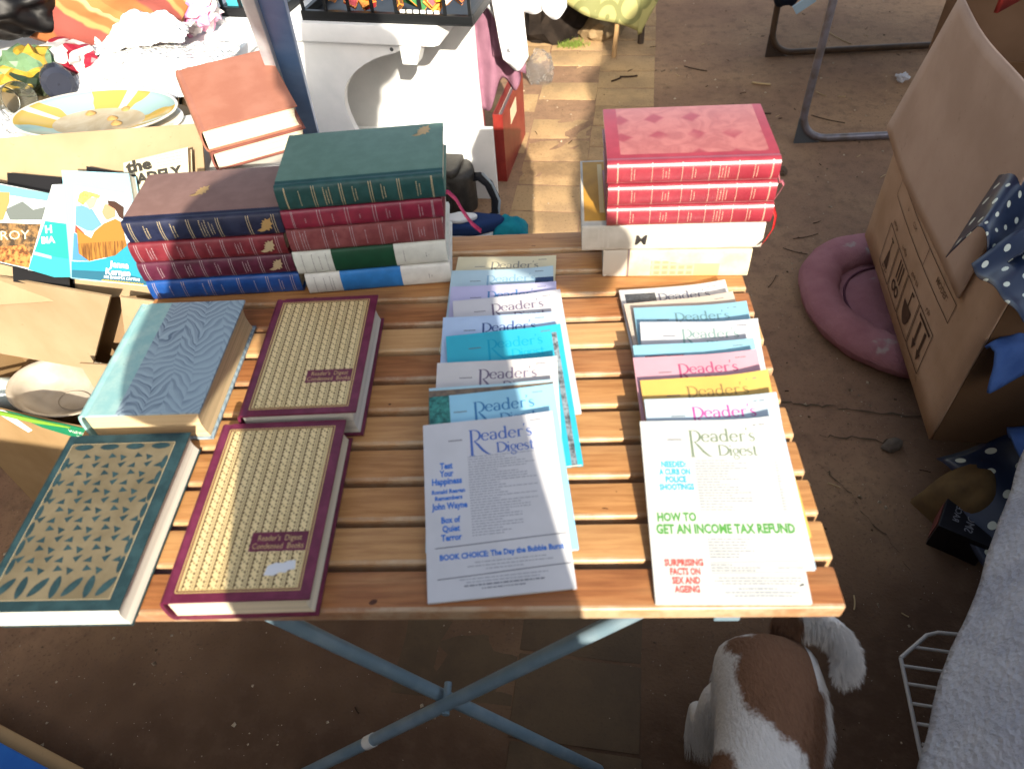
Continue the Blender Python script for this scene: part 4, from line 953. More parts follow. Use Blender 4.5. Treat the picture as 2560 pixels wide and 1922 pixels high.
# crates on the bench
CR_ = plain('crate_plastic', '#151719', .4, .4); AQ = plain('aqua_lining', '#3f9aa8', .6)
TOY = [plain('toy_orange', '#d88a3a', .4), plain('toy_yellow', '#d8c22f', .4), plain('toy_green', '#3f7a4a', .4), plain('toy_red', '#c2414a', .4), plain('toy_blue', '#3a6f9a', .4), plain('toy_white', '#d5d5d0', .4), plain('toy_brown', '#6b4a33', .5)]
def crate(label, x0, x1, y0, y1, z, h, lining=None, seed=3, items=24):
    e = thing('crate', label, 'crate', (-.50, 1.42, z), R(-13.3)); rnd = random.Random(seed)
    mb = MB(); mb.box((x0, y0, 0), (x1, y1, .004)); mb.box((x0, y0, .004), (x1, y0+.012, .022)); mb.box((x0, y1-.012, .004), (x1, y1, .022)); mb.box((x0, y0+.012, .004), (x0+.012, y1-.012, .022)); mb.box((x1-.012, y0+.012, .004), (x1, y1-.012, .022)); mb.obj('base_rim', CR_, e, bevel=.0015)
    mb = MB(); mb.box((x0, y0, h), (x1, y0+.012, h+.02)); mb.box((x0, y1-.012, h), (x1, y1, h+.02)); mb.box((x0, y0+.012, h), (x0+.012, y1-.012, h+.02)); mb.box((x1-.012, y0+.012, h), (x1, y1-.012, h+.02)); mb.obj('top_rim', CR_, e, bevel=.0015)
    mb0 = MB(); mb0.box((-.0035, 0, .0225), (.0035, .005, h-.0005)); n = max(2, int((x1-x0)/.055)); bar = None
    for k in range(n+1):
        if bar is None: bar = mb0.obj('bar', CR_, e); o = bar
        else: o = bar.copy(); link(o, e)
        o.location = (lerp(x0+.006, x1-.006, k/n), y0+.003, 0)
    if lining:
        mb = MB(); mb.box((x0+.014, y0+.016, .0045), (x1-.014, y0+.02, h-.01)); mb.obj('lining', lining, e)
    if items:
        mb = MB()
        for k in range(items):
            c = Vector((rnd.uniform(x0+.03, x1-.03), rnd.uniform(y0+.03, min(y1-.03, y0+.1)), rnd.uniform(.03, .06)))
            a = Vector((rnd.uniform(-1, 1), rnd.uniform(-1, 1), rnd.uniform(-1, 1))).normalized(); b_ = a.orthogonal().normalized(); d_ = a.cross(b_); s = rnd.uniform(.008, .018)
            mb.obox(c, a*s*1.5, b_*s, d_*s*.7, rnd.randrange(7))
        tag(mb.obj('toys', TOY, e, bevel=.002), kind='stuff')
    return e
crate('small black plastic crate with a turquoise lining, left of the blue plank', -.56, -.395, .015, .30, -.0222, .16, AQ, 3, 0)
crate('long black plastic crate of mixed toys on the bench', -.34, .085, .012, .30, -.0222, .16, None, 5, 46)
o = bpy.data.objects.get('crate.001')
mb = MB()
for k in range(6): mb.box((-.085+.0165*k, .0085, .026), (-.073+.0165*k, .0115, .033))
mb.obj('white_keys', plain('key_white', '#d8d8d2', .4), o)
# crumpled packets, bags, films
def crumple(name, mats, c, size, seed, lab, cat, rz=0, sub=4, rough=.35, facet=True, pick=None, squash=(1, 1, 1)):
    bm = bmesh.new(); bmesh.ops.create_icosphere(bm, subdivisions=sub, radius=1.0)
    for v in bm.verts:
        p = v.co.copy(); k = noise.noise(p*1.3+Vector((seed, 0, 0)))*.35 + abs(noise.noise(p*2.7+Vector((0, seed, 0))))*rough + noise.noise(p*6+Vector((0, 0, seed)))*rough*.35
        q = p*(1-.25*rough+k); v.co = Vector((q.x*size[0], q.y*size[1], q.z*size[2]))
    for f in bm.faces:
        f.smooth = not facet
        if pick: f.material_index = pick(f.calc_center_median())
    me = bpy.data.meshes.new(name); bm.to_mesh(me); bm.free()
    for m in (mats if isinstance(mats, list) else [mats]): me.materials.append(m)
    o = bpy.data.objects.new(name, me); link(o); o.location = c; o.rotation_euler = (0, 0, rz); return tag(o, lab, cat)
foil = lambda n, c, r=.28: plain(n, c, r, .5)
def packet_mat(name, stops, sc=22):
    m = Mat(name, .3, .5); m.xyz(); n = m.noise(sc, 2, .5, None, .6); c = stops[0]
    for k, s in enumerate(stops[1:]): c = m.mix(n.gt(.42+.07*k), c, s)
    m.base(c); return m.mat
GREENP = packet_mat('green_packet', ['#2f5a33', '#5f7c5c', '#9a7f2c', '#1c2a1c', '#7f8c74'], 6)
crumple('packet', GREENP, (-1.335, 1.205, .018), (.062, .055, .05), 2.0, 'crumpled green and yellow foil packet at the left edge beside the platter', 'packet', .4, 3, .5)
REDP = packet_mat('red_packet', ['#8d1f30', '#b9b6b4', '#7a1526', '#a9a6a2'], 5)
crumple('packet', REDP, (-1.27, 1.255, .02), (.075, .04, .035), 5.0, 'crumpled red and white packet in front of the striped cushion', 'packet', -.5, 3, .5)
jr = thing('jar', 'dark ridged plastic jar lying behind the platter', 'jar', (-1.262, 1.168, .008), rot=(R(80), 0, R(35)))
mb = MB(); mb.lathe([(.001, -.05), (.026, -.05)]+[(.029+.0025*(k % 2), -.045+.008*k) for k in range(12)]+[(.022, .05), (.001, .05)], 24); mb.obj('jar_body', plain('smoke_plastic', '#2a2d38', .2, .5), jr, smooth=30)
BAGP = packet_mat('pink_bag_film', ['#dcd3cd', '#e4dcd8', '#d99ab8', '#c9769c', '#ded8d4'], 9)
crumple('plastic_bag', BAGP, (-1.095, 1.50, .045), (.085, .06, .06), 8.0, 'white and pink plastic bag hanging over the front of the bench', 'bag', -.2, 4, .55)
crumple('plastic_bag', plain('black_crumple_film', '#08080a', .5, .3), (-1.50, 1.42, .13), (.20, .13, .12), 3.3, 'black crumpled form in the top left corner', 'bag', 0, 5, .3, facet=False)  # black form put in to fill the black corner
BUB = Mat('bubble_film', .12, .5); BUB.xyz(); BUB.base('#f2f2f0'); BUB.b.inputs['Transmission Weight'].default_value = .18; BUB.b.inputs['IOR'].default_value = 1.2; BUB.bump(BUB.voro(120), .9, .006); BUB = BUB.mat
def film(lab, c, s, seed, rz):
    def f(u, v):
        x, y = (u-.5)*s[0], (v-.5)*s[1]; r = min(1, 2*math.hypot(u-.5, v-.5))
        return (x+.012*nz(u*4, v*4, seed), y+.012*nz(u*4, v*4, seed+4), s[2]*(1-r**2)*(.7+.6*nz(u*2.5, v*2.5, seed+9)) + .014*nz(u*6, v*6, seed+2) + .006*abs(nz(u*14, v*14, seed)))
    mb = MB(); mb.grid(f, 44, 44); o = mb.obj('bubble_wrap', BUB, smooth=80, solid=.0012); o.location = c; o.rotation_euler = (0, 0, rz); return tag(o, lab, 'bubble wrap')
film('crumpled clear bubble wrap heaped between the cushion and the platter', (-1.09, 1.235, -.01), (.34, .26, .055), 1.0, .1)
film('patch of bubble wrap left of the platter', (-1.34, 1.02, -.02), (.16, .13, .035), 6.0, 0)
film('crumpled bubble wrap bulging against the striped cushion', (-1.13, 1.325, .03), (.20, .13, .05), 12.0, .2)
def cushion_mat():
    m = Mat('striped_cushion', .8, .2); x, y, z = m.xyz(); s = (y*7.0 + x*1.0 + m.noise(7, 3)*.35).frac()
    c = m.mix(s.smooth(.27, .33), '#9c6038', '#86463e'); c = m.mix(s.smooth(.60, .64), c, '#ab8050'); c = m.mix(s.smooth(.68, .72), c, '#985f38'); c = m.mix(s.smooth(.82, .86), c, '#b0936a'); c = m.mix(s.gt(.9), c, '#9c6c3f')
    m.base(c); m.bump(m.noise(300, 2), .3, .001); return m.mat
def cush(u, v):
    a, b = u*2-1, v*2-1; e = (1-abs(a)**3.2)*(1-abs(b)**3.2)
    return a, b, max(0, e)**.45
mb = MB(); mb.grid(lambda u, v: (cush(u, v)[0]*.215, cush(u, v)[1]*.13, .06*cush(u, v)[2]+.014*nz(u*4, v*4, 1)+.006*nz(u*9, v*9, 4)), 40, 32); mb.grid(lambda u, v: (cush(u, v)[0]*.215, cush(u, v)[1]*.13, -.05*cush(u, v)[2]), 28, 22)
cu_ = mb.obj('cushion', cushion_mat(), smooth=80); cu_.location = (-1.28, 1.46, .055); cu_.rotation_euler = (R(20), R(8), R(-20)); tag(cu_, 'orange and red striped cushion in the upper left corner', 'cushion')
gl = Mat('clear_glass', .03, .5); gl.base('#e3e6dc'); gl.b.inputs['Transmission Weight'].default_value = .95; gl.b.inputs['IOR'].default_value = 1.45
mb = MB(); mb.lathe([(.001, 0), (.026, 0), (.029, .004), (.033, .075), (.0318, .075), (.028, .006), (.001, .005)], 28); o = mb.obj('drinking_glass', gl.mat, smooth=50); o.location = (-1.345, 1.10, .0); o.rotation_euler = (R(75), 0, R(60)); tag(o, 'drinking glass lying on its side at the left edge', 'glass')
wc = thing('white_chest', 'white wooden chest carrying the striped cushion and the bubble wrap', 'chest', (-1.0, 1.25, GZ), R(-13.3))
mb = MB(); mb.box((-.82, 0, 0), (0, .275, .640)); mb.obj('body', WHITE, wc, bevel=.003)
mb = MB(); mb.box((-.83, -.01, .6405), (.01, .285, .664)); mb.obj('lid', WHITE, wc, bevel=.004)
# ------------------------------------------------------------------ clothes, bags and boxes behind the table
def fabric(name, c, c2=None, rough=.85, weave=600, b=.25):
    m = Mat(name, rough, .12); m.xyz(); k = col(c); c2 = c2 or tuple(q*.82 for q in k[:3])
    m.base(m.mix(m.noise(20, 3).smooth(.35, .7), c, c2)); m.bump(m.noise(weave, 2), b, .001); return m.mat
SHIRT = fabric('white_cotton', '#dcdcde', '#cdced2')
sh = thing('shirt', 'white buttoned shirt hanging over the end of the bench', 'shirt', (-.33, 1.70, 0))
def drape(P, depth, nu, nv, seed, folds=3.0):
    """a hanging cloth: P(u, v) gives x, z of its outline, folds run down it"""
    def f(u, v):
        x, z = P(u, v); return (x, depth*(math.sin(u*folds*6.28+1.3*nz(u*2, v*2, seed))*(.35+.65*v)*.5 + .4*nz(u*3, v*3, seed+5)), z)
    mb = MB(); mb.grid(f, nu, nv); return mb
mb = drape(lambda u, v: (lerp(-.10, .118, u)+.01*v, lerp(.16, -.06-.045*math.sin(u*3.1)-.03*(u < .5)*math.sin(u*6.2), v)), .035, 30, 22, 2, 2.5); mb.obj('body', SHIRT, sh, smooth=80, solid=.003)
mb = drape(lambda u, v: (lerp(-.06, .02, u)+.012*v*(1-u)+.012*v, lerp(-.02, -.205-.03*math.sin(u*3.14), v)), .018, 14, 16, 7, 1.2); o = mb.obj('sleeve', SHIRT, sh, smooth=80, solid=.003); o.location = (0, -.03, 0)
mb = drape(lambda u, v: (lerp(.07, .135, u), lerp(.06, -.085-.03*math.sin(u*3.14), v)), .015, 10, 10, 9, 1.0); o = mb.obj('cuff', SHIRT, sh, smooth=80, solid=.003); o.location = (0, -.02, 0)
mb = MB(); mb.lathe([(.0001, .002), (.0055, .002), (.006, .0), (.0001, 0)], 14); v0 = mb.obj('button', plain('button', '#b9c2c9', .3, .5), sh); v0.rotation_euler = (R(90), 0, 0); v0.location = (-.012, -.062, -.165)
MAUVE = fabric('mauve_cloth', '#8d6577', '#7d5769')
mv = thing('cloth', 'mauve cloth hanging below the white shirt', 'cloth', (-.395, 1.80, 0))
mb = drape(lambda u, v: (lerp(-.055, .035, u)+.035*v*u, lerp(-.08, -.30-.10*(1-u)-.03*math.sin(u*9), v)), .03, 20, 20, 3, 2.0); mb.obj('panel', MAUVE, mv, smooth=80, solid=.004)
mb = drape(lambda u, v: (lerp(-.005, .085, u), lerp(-.09, -.24-.06*u, v)), .02, 12, 12, 13, 1.3); o = mb.obj('fold', MAUVE, mv, smooth=80, solid=.004); o.location = (0, -.02, 0)
mb = MB(); mb.box((-.478, 1.83, GZ), (-.445, 1.852, -.02)); tag(mb.obj('post', cloth('maroon_paint', '#5a2026', '#6b2a2e', 14, .6), bevel=.002), 'dark maroon post between the bench and the mauve cloth', 'post')
rb = thing('binder', 'red box file standing on edge on the ground beside the white board', 'box file', (-.424, 1.885, GZ), R(-10.5))
REDB = cloth('red_card', '#7d2722', '#8d332b', 20, .4, .4)
mb = MB(); mb.box((0, 0, 0), (.032, .0025, .236)); mb.box((0, .3225, 0), (.032, .325, .236)); mb.box((.0295, .0025, 0), (.032, .3225, .236)); mb.box((0, .0025, 0), (.0025, .3225, .236)); mb.box((.0025, .0025, .0), (.0295, .3225, .0025)); mb.obj('shell', REDB, rb)
mb = MB(); mb.box((.0322, .11, .15), (.0329, .20, .20)); mb.obj('spine_label', plain('label_cream', '#d9c7a8', .5), rb)
mb = MB(); mb.box((.004, .006, .004), (.028, .318, .205)); mb.obj('papers', PAGEW, rb)
# camera bag
BAGM = cloth('bag_nylon', '#2b2926', '#3a3733', 60, .5, .4, .2); cbg = thing('camera_bag', 'black camera bag with a loose strap on the ground in front of the white board', 'bag', (-.60, 1.735, GZ), R(-8)); cbg.scale = (1.3, 1.15, 1.3)
mb = MB(); mb.prism([(-.08, -.045), (.075, -.045), (.095, .0), (.075, .06), (-.08, .06)], .0, .115); mb.obj('body', BAGM, cbg, bevel=.022, smooth=60, seg=4)
mb = MB(); mb.prism([(-.075, -.052), (.05, -.052), (.06, -.03), (.06, .05), (-.075, .05)], .108, .128); mb.obj('lid', BAGM, cbg, bevel=.009, smooth=60, seg=3)
mb = MB(); mb.box((-.07, -.060, .030), (.04, -.046, .098)); mb.obj('pocket', BAGM, cbg, bevel=.006, smooth=60)
mb = MB(); mb.box((-.02, -.0625, .1285), (.02, -.035, .1305)); o = mb.obj('badge', plain('badge_metal', '#b8a97e', .4, .5, .3), cbg, bevel=.001)
def strap(name, pts, w_, mat, parent):
    mb = MB(); v = []
    for i, p in enumerate(pts):
        t = (Vector(pts[min(i+1, len(pts)-1)])-Vector(pts[max(i-1, 0)])).normalized(); s = t.cross(Vector((0, -.7, .7))).normalized()*w_/2; v += [Vector(p)+s, Vector(p)-s]
    mb.add(v, [(2*i, 2*i+1, 2*i+3, 2*i+2) for i in range(len(pts)-1)]); return mb.obj(name, mat, parent, solid=.003, smooth=70)
strap('strap', [(.082, 0, .09), (.105, -.01, .098), (.128, -.02, .085), (.145, -.035, .055), (.145, -.05, .02), (.125, -.062, .008), (.09, -.06, .006), (.05, -.055, .008)], .022, plain('strap_web', '#16181f', .7), cbg)
strap('strap_edging', [(.112, -.006, .105), (.137, -.022, .086), (.155, -.038, .05), (.152, -.055, .012), (.125, -.07, .010)], .006, plain('edging_grey', '#8d98a0', .6), cbg)
# shoes on the ground just beyond the table
shoe = thing('shoe', 'navy canvas shoe with white rim lying just behind the table', 'shoe', (-.50, 1.575, GZ), R(4))
mb = MB(); P = [(-.12+.24*k/14, .042*math.sin(math.pi*(k/14))**.5*(1+.1*math.sin(k))) for k in range(15)]; P += [(x, -y) for x, y in reversed(P[1:-1])]
mb.prism(P, 0, .022); mb.obj('sole', plain('rubber_white', '#cfd3d6', .6), shoe, bevel=.003, smooth=50)
mb = MB(); mb.prism([(x*.96, y*.94) for x, y in P], .0225, .062); mb.obj('upper', fabric('navy_canvas', '#22365f'), shoe, bevel=.014, smooth=60, seg=3)
mb = MB(); mb.prism([(x*.5-.03, y*.55) for x, y in P], .0622, .075); mb.obj('rim', plain('rubber_rim', '#cdd1d4', .6), shoe, bevel=.004, smooth=60)
def puff(c, s, seed, name, mat, lab, cat, rz=0):
    mb = MB(); mb.grid(lambda u, v: ((u-.5)*2*s[0], (v-.5)*2*s[1], s[2]*max(0, (1-abs(2*u-1)**2.6)*(1-abs(2*v-1)**2.6))**.5*(1+.25*nz(u*4, v*4, seed))), 22, 16); o = mb.obj(name, mat, smooth=80); o.location = c; o.rotation_euler = (0, 0, rz); return tag(o, lab, cat)
puff((-.375, 1.575, GZ+.002), (.055, .045, .055), 3, 'cloth', fabric('teal_cloth', '#1a7f8f', '#14687c'), 'small bunched teal cloth beside the navy shoe', 'cloth')
# table edge with the pale green cloth, far back
tc = thing('tablecloth', 'pale green patterned tablecloth hanging down with its corner near the ground', 'tablecloth', (0, 2.8, 0), R(-4))
tcm = Mat('damask', .6, .3); x_, y_, z_ = tcm.xyz(); vr = tcm.voro(9, tcm.comb(x_*1.3, z_*1.0, 0.0)); ring = (vr*13 + tcm.noise(10, 2)*2.2).sin()
tcm.base(tcm.mix(ring.smooth(.1, .5), '#a3a06a', '#7d7f52')); tcm = tcm.mat
def tcp(u, v):
    x = lerp(-.36, .235, u); low = lerp(-.395, -.610, min(1, u/.88)) + (0 if u < .88 else (u-.88)/.12*.16)
    return x + .03*v*(u > .85)*-1, lerp(.06, low, v)
mb = drape(tcp, .05, 46, 34, 4, 1.6); mb.obj('cloth_panel', tcm, tc, smooth=80, solid=.003)
mb = MB(); mb.box((-.7, .02, .045), (.24, .75, .065)); mb.obj('table_top', plain('dull_board', '#6b5a45', .8), tc)
DL = plain('dull_leg', '#4a3f35', .8)
for X_, Y_ in ((.15, .16), (.15, .7), (-.6, .7)):
    mb = MB(); mb.tube([(X_, Y_, .044), (X_, Y_, GZ)], .014, 10); mb.obj('leg', DL, tc, smooth=40)
mb = MB(); mb.tube([(.035, 2.82, GZ), (.043, 2.83, -.6), (.05, 2.85, -.45)], [.011, .010, .009], 9); tag(mb.obj('stake', plain('pale_wood', '#a3835a', .8), smooth=40), 'pale wooden stake standing below the tablecloth', 'stake')
bm_ = crumple('rock', cloth('dark_shadow_form', '#1f1a17', '#2e2722', 18, .95, .1, .4), (-.20, 3.12, GZ+.05), (.16, .14, .13), 4.2, 'dark form standing in for the shadow under the pale green tablecloth', 'rock', .3, 3, .45)  # dark lump added in place of the shadow below the cloth
bm_ = crumple('rock', cloth('tan_rock', '#7a6549', '#8f7a5c', 18, .95, .1, .4), (.0, 3.10, GZ+.02), (.12, .09, .07), 6.2, 'tan rock beside the dark shadow form and the stake', 'rock', .9, 3, .4)
mb = MB(); rnd = random.Random(8)
for k in range(420):
    x, y = rnd.gauss(-.135, .028), rnd.gauss(2.965, .018); a = rnd.random()*6.3; h = rnd.uniform(.008, .026); l = .0016
    z = gheight(x, y); mb.add([(x-l*math.cos(a), y-l*math.sin(a), z), (x+l*math.cos(a), y+l*math.sin(a), z), (x+h*.5*math.cos(a*3), y+h*.5*math.sin(a*3), z+h)], [(0, 1, 2)])
tag(mb.obj('grass', plain('moss_green', '#74863a', .7), recalc=False), 'tuft of bright green moss and grass by the dark shadow form', kind='stuff')
PB = Mat('clear_film', .12, .5); PB.base('#f0f0ee'); PB.b.inputs['Transmission Weight'].default_value = .93; PB.b.inputs['IOR'].default_value = 1.07
crumple('plastic_bag', PB.mat, (-.275, 2.62, GZ+.06), (.05, .05, .075), 1.7, 'clear plastic bag standing on the ground under the shirt', 'bag', 0, 4, .35)
crumple('paper_scrap', plain('tissue', '#c6c8d2', .8), (1.10, 2.475, GZ+.014), (.026, .018, .016), 2.7, 'crumpled white scrap of paper on the ground beside the tube frame', 'paper', .3, 3, .6)
crumple('stone', cloth('grey_stone', '#5f554c', '#6f655a', 30, .95, .1, .4), (.487, .717, GZ+.010), (.022, .015, .013), 7.7, 'small oval stone on the cracked ground near the cardboard box', 'stone', .5, 3, .15, facet=False)
crumple('stone', cloth('brown_stone', '#5e4c3e', '#6b5a4a', 30, .95, .1, .4), (.51, 1.86, GZ+.008), (.022, .018, .012), 3.9, 'rough brown stone lying behind the red books', 'stone', 1.5, 3, .3)

# ------------------------------------------------------------------ tube framed bench at the upper right
TUBE = Mat('steel_tube', .38, .5); TUBE.xyz(); TUBE.base(TUBE.mix(TUBE.noise(25, 4).smooth(.4, .7), '#7d7a82', '#6a625e')); TUBE.b.inputs['Metallic'].default_value = .35; TUBE = TUBE.mat
RUST = cloth('brown_tube', '#4a3a2d', '#5c4836', 25, .5, .4, 0)
tb = thing('camp_bench', 'folding bench with bent steel tube legs at the upper right', 'bench', (.63, 2.05, GZ))
def ubend(y, x0, lean, mat):
    pts = [(x0+lean*.5, y, .50), (x0+.0, y, .13)]
    for k in range(1, 9):
        a = math.pi + (math.pi/2)*k/9; pts.append((x0+.095+.095*math.cos(a), y, .1085+.095*math.sin(a)))
    pts += [(x0+.095, y, .0135), (x0+.9, y, .0135)]
    for k in range(1, 9):
        a = -math.pi/2+(math.pi/2)*k/9; pts.append((x0+.9+.095*math.cos(a), y, .1085+.095*math.sin(a)))
    pts += [(x0+.995, y, .13), (x0+.995-lean*.5, y, .5)]
    mb = MB(); mb.tube(pts, .0125, 12); return mb.obj('leg', mat, tb, smooth=50)
ubend(0, -.022, .01, TUBE); ubend(.70, .03, -.006, RUST)
for y, x0 in ((0, -.022), (.70, .03)):
    mb = MB(); mb.prism([(x0-.012, .0), (x0+.075, .0), (x0+.03, .022), (x0+.005, .085), (x0-.012, .09)], -.004, .004); mb.v = [(x, z+y, h) for x, h, z in mb.v]; mb.obj('foot_plate', plain('plate_steel' if y == 0 else 'plate_brown', '#50555a' if y == 0 else '#42362d', .5, .4), tb)
mb = MB(); mb.box((-.02, .03, .47), (1.0, .70, .50)); mb.obj('seat', cloth('dark_slate_seat', '#3a4448', '#465256', 12, .6), tb, bevel=.004)
mb = MB(); mb.tube([(-.02, -.0, .485), (1.0, 0, .485)], .012, 10); mb.obj('rail', TUBE, tb, smooth=50)
mb = MB(); mb.obox((-.085, .05, .437), (.026, 0, .018), (0, .004, 0), (-.008, 0, .011)); o = mb.obj('strap', plain('strap_blue', '#7f93a0', .6), tb)
puff((.66, 2.66, -.30), (.07, .06, -.17), 2, 'bundle', fabric('navy_bundle', '#1c2432'), 'rounded dark navy bundle hanging under the far end of the tube bench', 'bundle')

# ------------------------------------------------------------------ dog bed, carton and goods on the right
PLUSH = Mat('pink_plush', .95, .08); PLUSH.xyz(); n1 = PLUSH.noise(9, 4, .6); PLUSH.base(PLUSH.mix(n1.smooth(.64, .72), PLUSH.mix(PLUSH.noise(7, 5, .65).smooth(.3, .7), '#8f6065', '#a37377'), '#a3938c')); PLUSH.bump(PLUSH.noise(240, 3, .7), .7, .004); PLUSH = PLUSH.mat
db = thing('dog_bed', 'round pink plush dog bed half hidden by the cardboard carton', 'dog bed', (.642, 1.155, GZ), R(10))
def ringf(u, v):
    a = u*2*math.pi; b = v*2*math.pi; r = .049*(1+.15*nz(math.cos(a)*2.6, math.sin(a)*2.6, 3)+.05*nz(math.cos(a)*7, math.sin(a)*7, b*.8)); q = .205+.012*nz(math.cos(a)*1.5, math.sin(a)*1.5, 8)
    return ((q+r*math.cos(b)*1.05)*math.cos(a)*.98, (q+r*math.cos(b)*1.05)*math.sin(a)*1.06, .047+r*.80*math.sin(b)+.005*nz(a*6, b*2, 1))
mb = MB(); mb.grid(lambda u, v: ringf(u, v), 72, 20); mb.obj('rim', PLUSH, db, smooth=80)
mb = MB(); mb.grid(lambda u, v: ((v*.185)*math.cos(u*6.2832), (v*.185)*math.sin(u*6.2832)*1.06, .030+.022*(1-v**2)+.006*nz(v*4*math.cos(u*6.28), v*4*math.sin(u*6.28), 2)), 48, 14); mb.obj('pad', PLUSH, db, smooth=80)
mb = MB(); mb.tube([(.135*math.cos(a*.1309), .135*math.sin(a*.1309)*1.06, .043) for a in range(49)], .003, 6, caps=False); mb.obj('seam', plain('seam_pink', '#5c3440', .9), db, smooth=60)

cx = thing('cardboard_carton', 'big cardboard carton with handling symbols printed upside down on its side', 'box', (.503, .643, -.58))
cx.rotation_euler = (0, 0, math.atan2(.693, .084))          # local x runs back along the printed side, z up
CFACE = card_mat('carton_board', '#b8987e', '#a6866a', 200); CFL = card_mat('carton_flap', '#bea390', '#b09582', 180); DARKI = card_mat('carton_shadow_side', '#6f543c', '#614833', 200)  # last one is the same board with shade put into its colour
Lc, Dc, Hc = .70, .50, .46
mb = MB(); bulge = lambda s, t: .012*math.sin(math.pi*s)*math.sin(math.pi*t)
mb.grid(lambda s, t: (s*Lc, bulge(s, t), t*Hc), 14, 8); CXS = mb.obj('printed_side', CFACE, cx, smooth=60, solid=.004)
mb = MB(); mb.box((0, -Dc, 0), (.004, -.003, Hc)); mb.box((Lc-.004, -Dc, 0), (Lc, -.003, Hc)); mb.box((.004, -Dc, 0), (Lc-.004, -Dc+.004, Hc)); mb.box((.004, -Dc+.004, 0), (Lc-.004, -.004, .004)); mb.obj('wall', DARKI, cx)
mb = MB(); mb.grid(lambda s, t: (lerp(lerp(.118, .764, s), lerp(.10, .605, s), t) + (.004*math.sin(s*9) if t < .1 else 0), .014+.008*math.sin(math.pi*s), lerp(.270, .628, t)+.004*math.sin(s*7)), 14, 14); mb.obj('flap', CFL, cx, smooth=60, solid=.0045)
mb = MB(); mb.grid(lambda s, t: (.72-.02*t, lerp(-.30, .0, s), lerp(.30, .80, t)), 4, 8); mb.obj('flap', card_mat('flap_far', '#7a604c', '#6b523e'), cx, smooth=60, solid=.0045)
BRN = ink('#4a3524')
def onface(mb): mb.v = [(x, bulge(x/Lc, z/Hc)+.0032, z) for x, z, _ in mb.v]
def frame_lines(mb, P, t):
    P = [Vector(p) for p in P]
    for i in range(len(P)):
        a, b = P[i], P[(i+1) % len(P)]; d = (b-a).normalized()*t/2; n = Vector((-d.y, d.x)); 
        for k in range(6): 
            A, B = a.lerp(b, k/6), a.lerp(b, (k+1)/6); mb.flat([tuple(A-n), tuple(B-n), tuple(B+n), tuple(A+n)])
mb = MB()
for k in range(4):
    s0_ = .150+.1*k; frame_lines(mb, [(s0_, .036+.0*k), (s0_+.094, .036), (s0_+.094, .146), (s0_, .146)], .0022)
frame_lines(mb, [(.122, .205), (.57, .205), (.57, .25), (.122, .25)], .0018); frame_lines(mb, [(.30, .205), (.301, .25)], .0018)
onface(mb); tag(mb.obj('printed_frames', BRN, CXS, recalc=False), kind='stuff')
mb = MB()
for dx in (.0, .036):                                                           # two arrows and a bar, upside down
    x = .178+dx; mb.flat([(x-.005, .125), (x+.005, .125), (x+.005, .072), (x-.005, .072)]); mb.flat([(x-.012, .073), (x+.012, .073), (x, .050)])
mb.flat([(.160, .130), (.232, .130), (.232, .137), (.160, .137)]); onface(mb); tag(mb.obj('up_arrows', BRN, CXS, recalc=False), kind='stuff')
mb = MB(); u0 = .297                                                            # umbrella, upside down
mb.flat([(u0+.028*math.cos(math.pi+math.pi*k/12), .098-.048*abs(math.sin(math.pi*k/12))) for k in range(13)]); mb.flat([(u0-.002, .098), (u0+.002, .098), (u0+.002, .135), (u0-.002, .135)]); mb.flat([(u0-.014, .132), (u0+.002, .132), (u0+.002, .137), (u0-.014, .137)]); onface(mb); mb.obj('umbrella_sign', BRN, CXS, recalc=False)
mb = MB(); u0 = .397                                                            # two rings and three strokes
for dx in (-.013, .013):
    for k in range(16):
        a, b = k*math.pi/8, (k+1)*math.pi/8; mb.flat([(u0+dx+.014*math.cos(a), .066+.014*math.sin(a)), (u0+dx+.014*math.cos(b), .066+.014*math.sin(b)), (u0+dx+.008*math.cos(b), .066+.008*math.sin(b)), (u0+dx+.008*math.cos(a), .066+.008*math.sin(a))])
for k in range(3): mb.flat([(u0-.020+.015*k, .088), (u0-.014+.015*k, .088), (u0-.014+.015*k, .138), (u0-.020+.015*k, .138)])
onface(mb); tag(mb.obj('stacking_sign', BRN, CXS, recalc=False), kind='stuff')
mb = MB(); u0 = .497                                                            # glass, upside down
mb.flat([(u0-.016, .055), (u0+.016, .055), (u0+.004, .098), (u0-.004, .098)]); mb.flat([(u0-.0015, .098), (u0+.0015, .098), (u0+.0015, .126), (u0-.0015, .126)]); mb.flat([(u0-.012, .126), (u0+.012, .126), (u0+.012, .130), (u0-.012, .130)])
for k in range(4): mb.flat([(u0-.018+.011*k, .046-.004*(k % 2)), (u0-.014+.011*k, .046-.004*(k % 2)), (u0-.015+.011*k, .052), (u0-.018+.011*k, .052)])
onface(mb); tag(mb.obj('fragile_sign', BRN, CXS, recalc=False), kind='stuff')
mb = MB()
for txt, x, wd in (('Up', .215, .022), ('Keep dry', .335, .05), ('Fragile', .43, .04), ('Handle', .53, .04)): letter(mb, txt, x, .166, .016, rot=math.pi, width=wd, bold=.01)
letter(mb, 'MODEL:', .225, .238, .019, rot=math.pi, bold=.01); letter(mb, 'CTN', .42, .236, .014, rot=math.pi); letter(mb, 'P:', .475, .236, .014, rot=math.pi); onface(mb); mb.obj('lettering', ink('#6b4f36'), CXS, recalc=False)

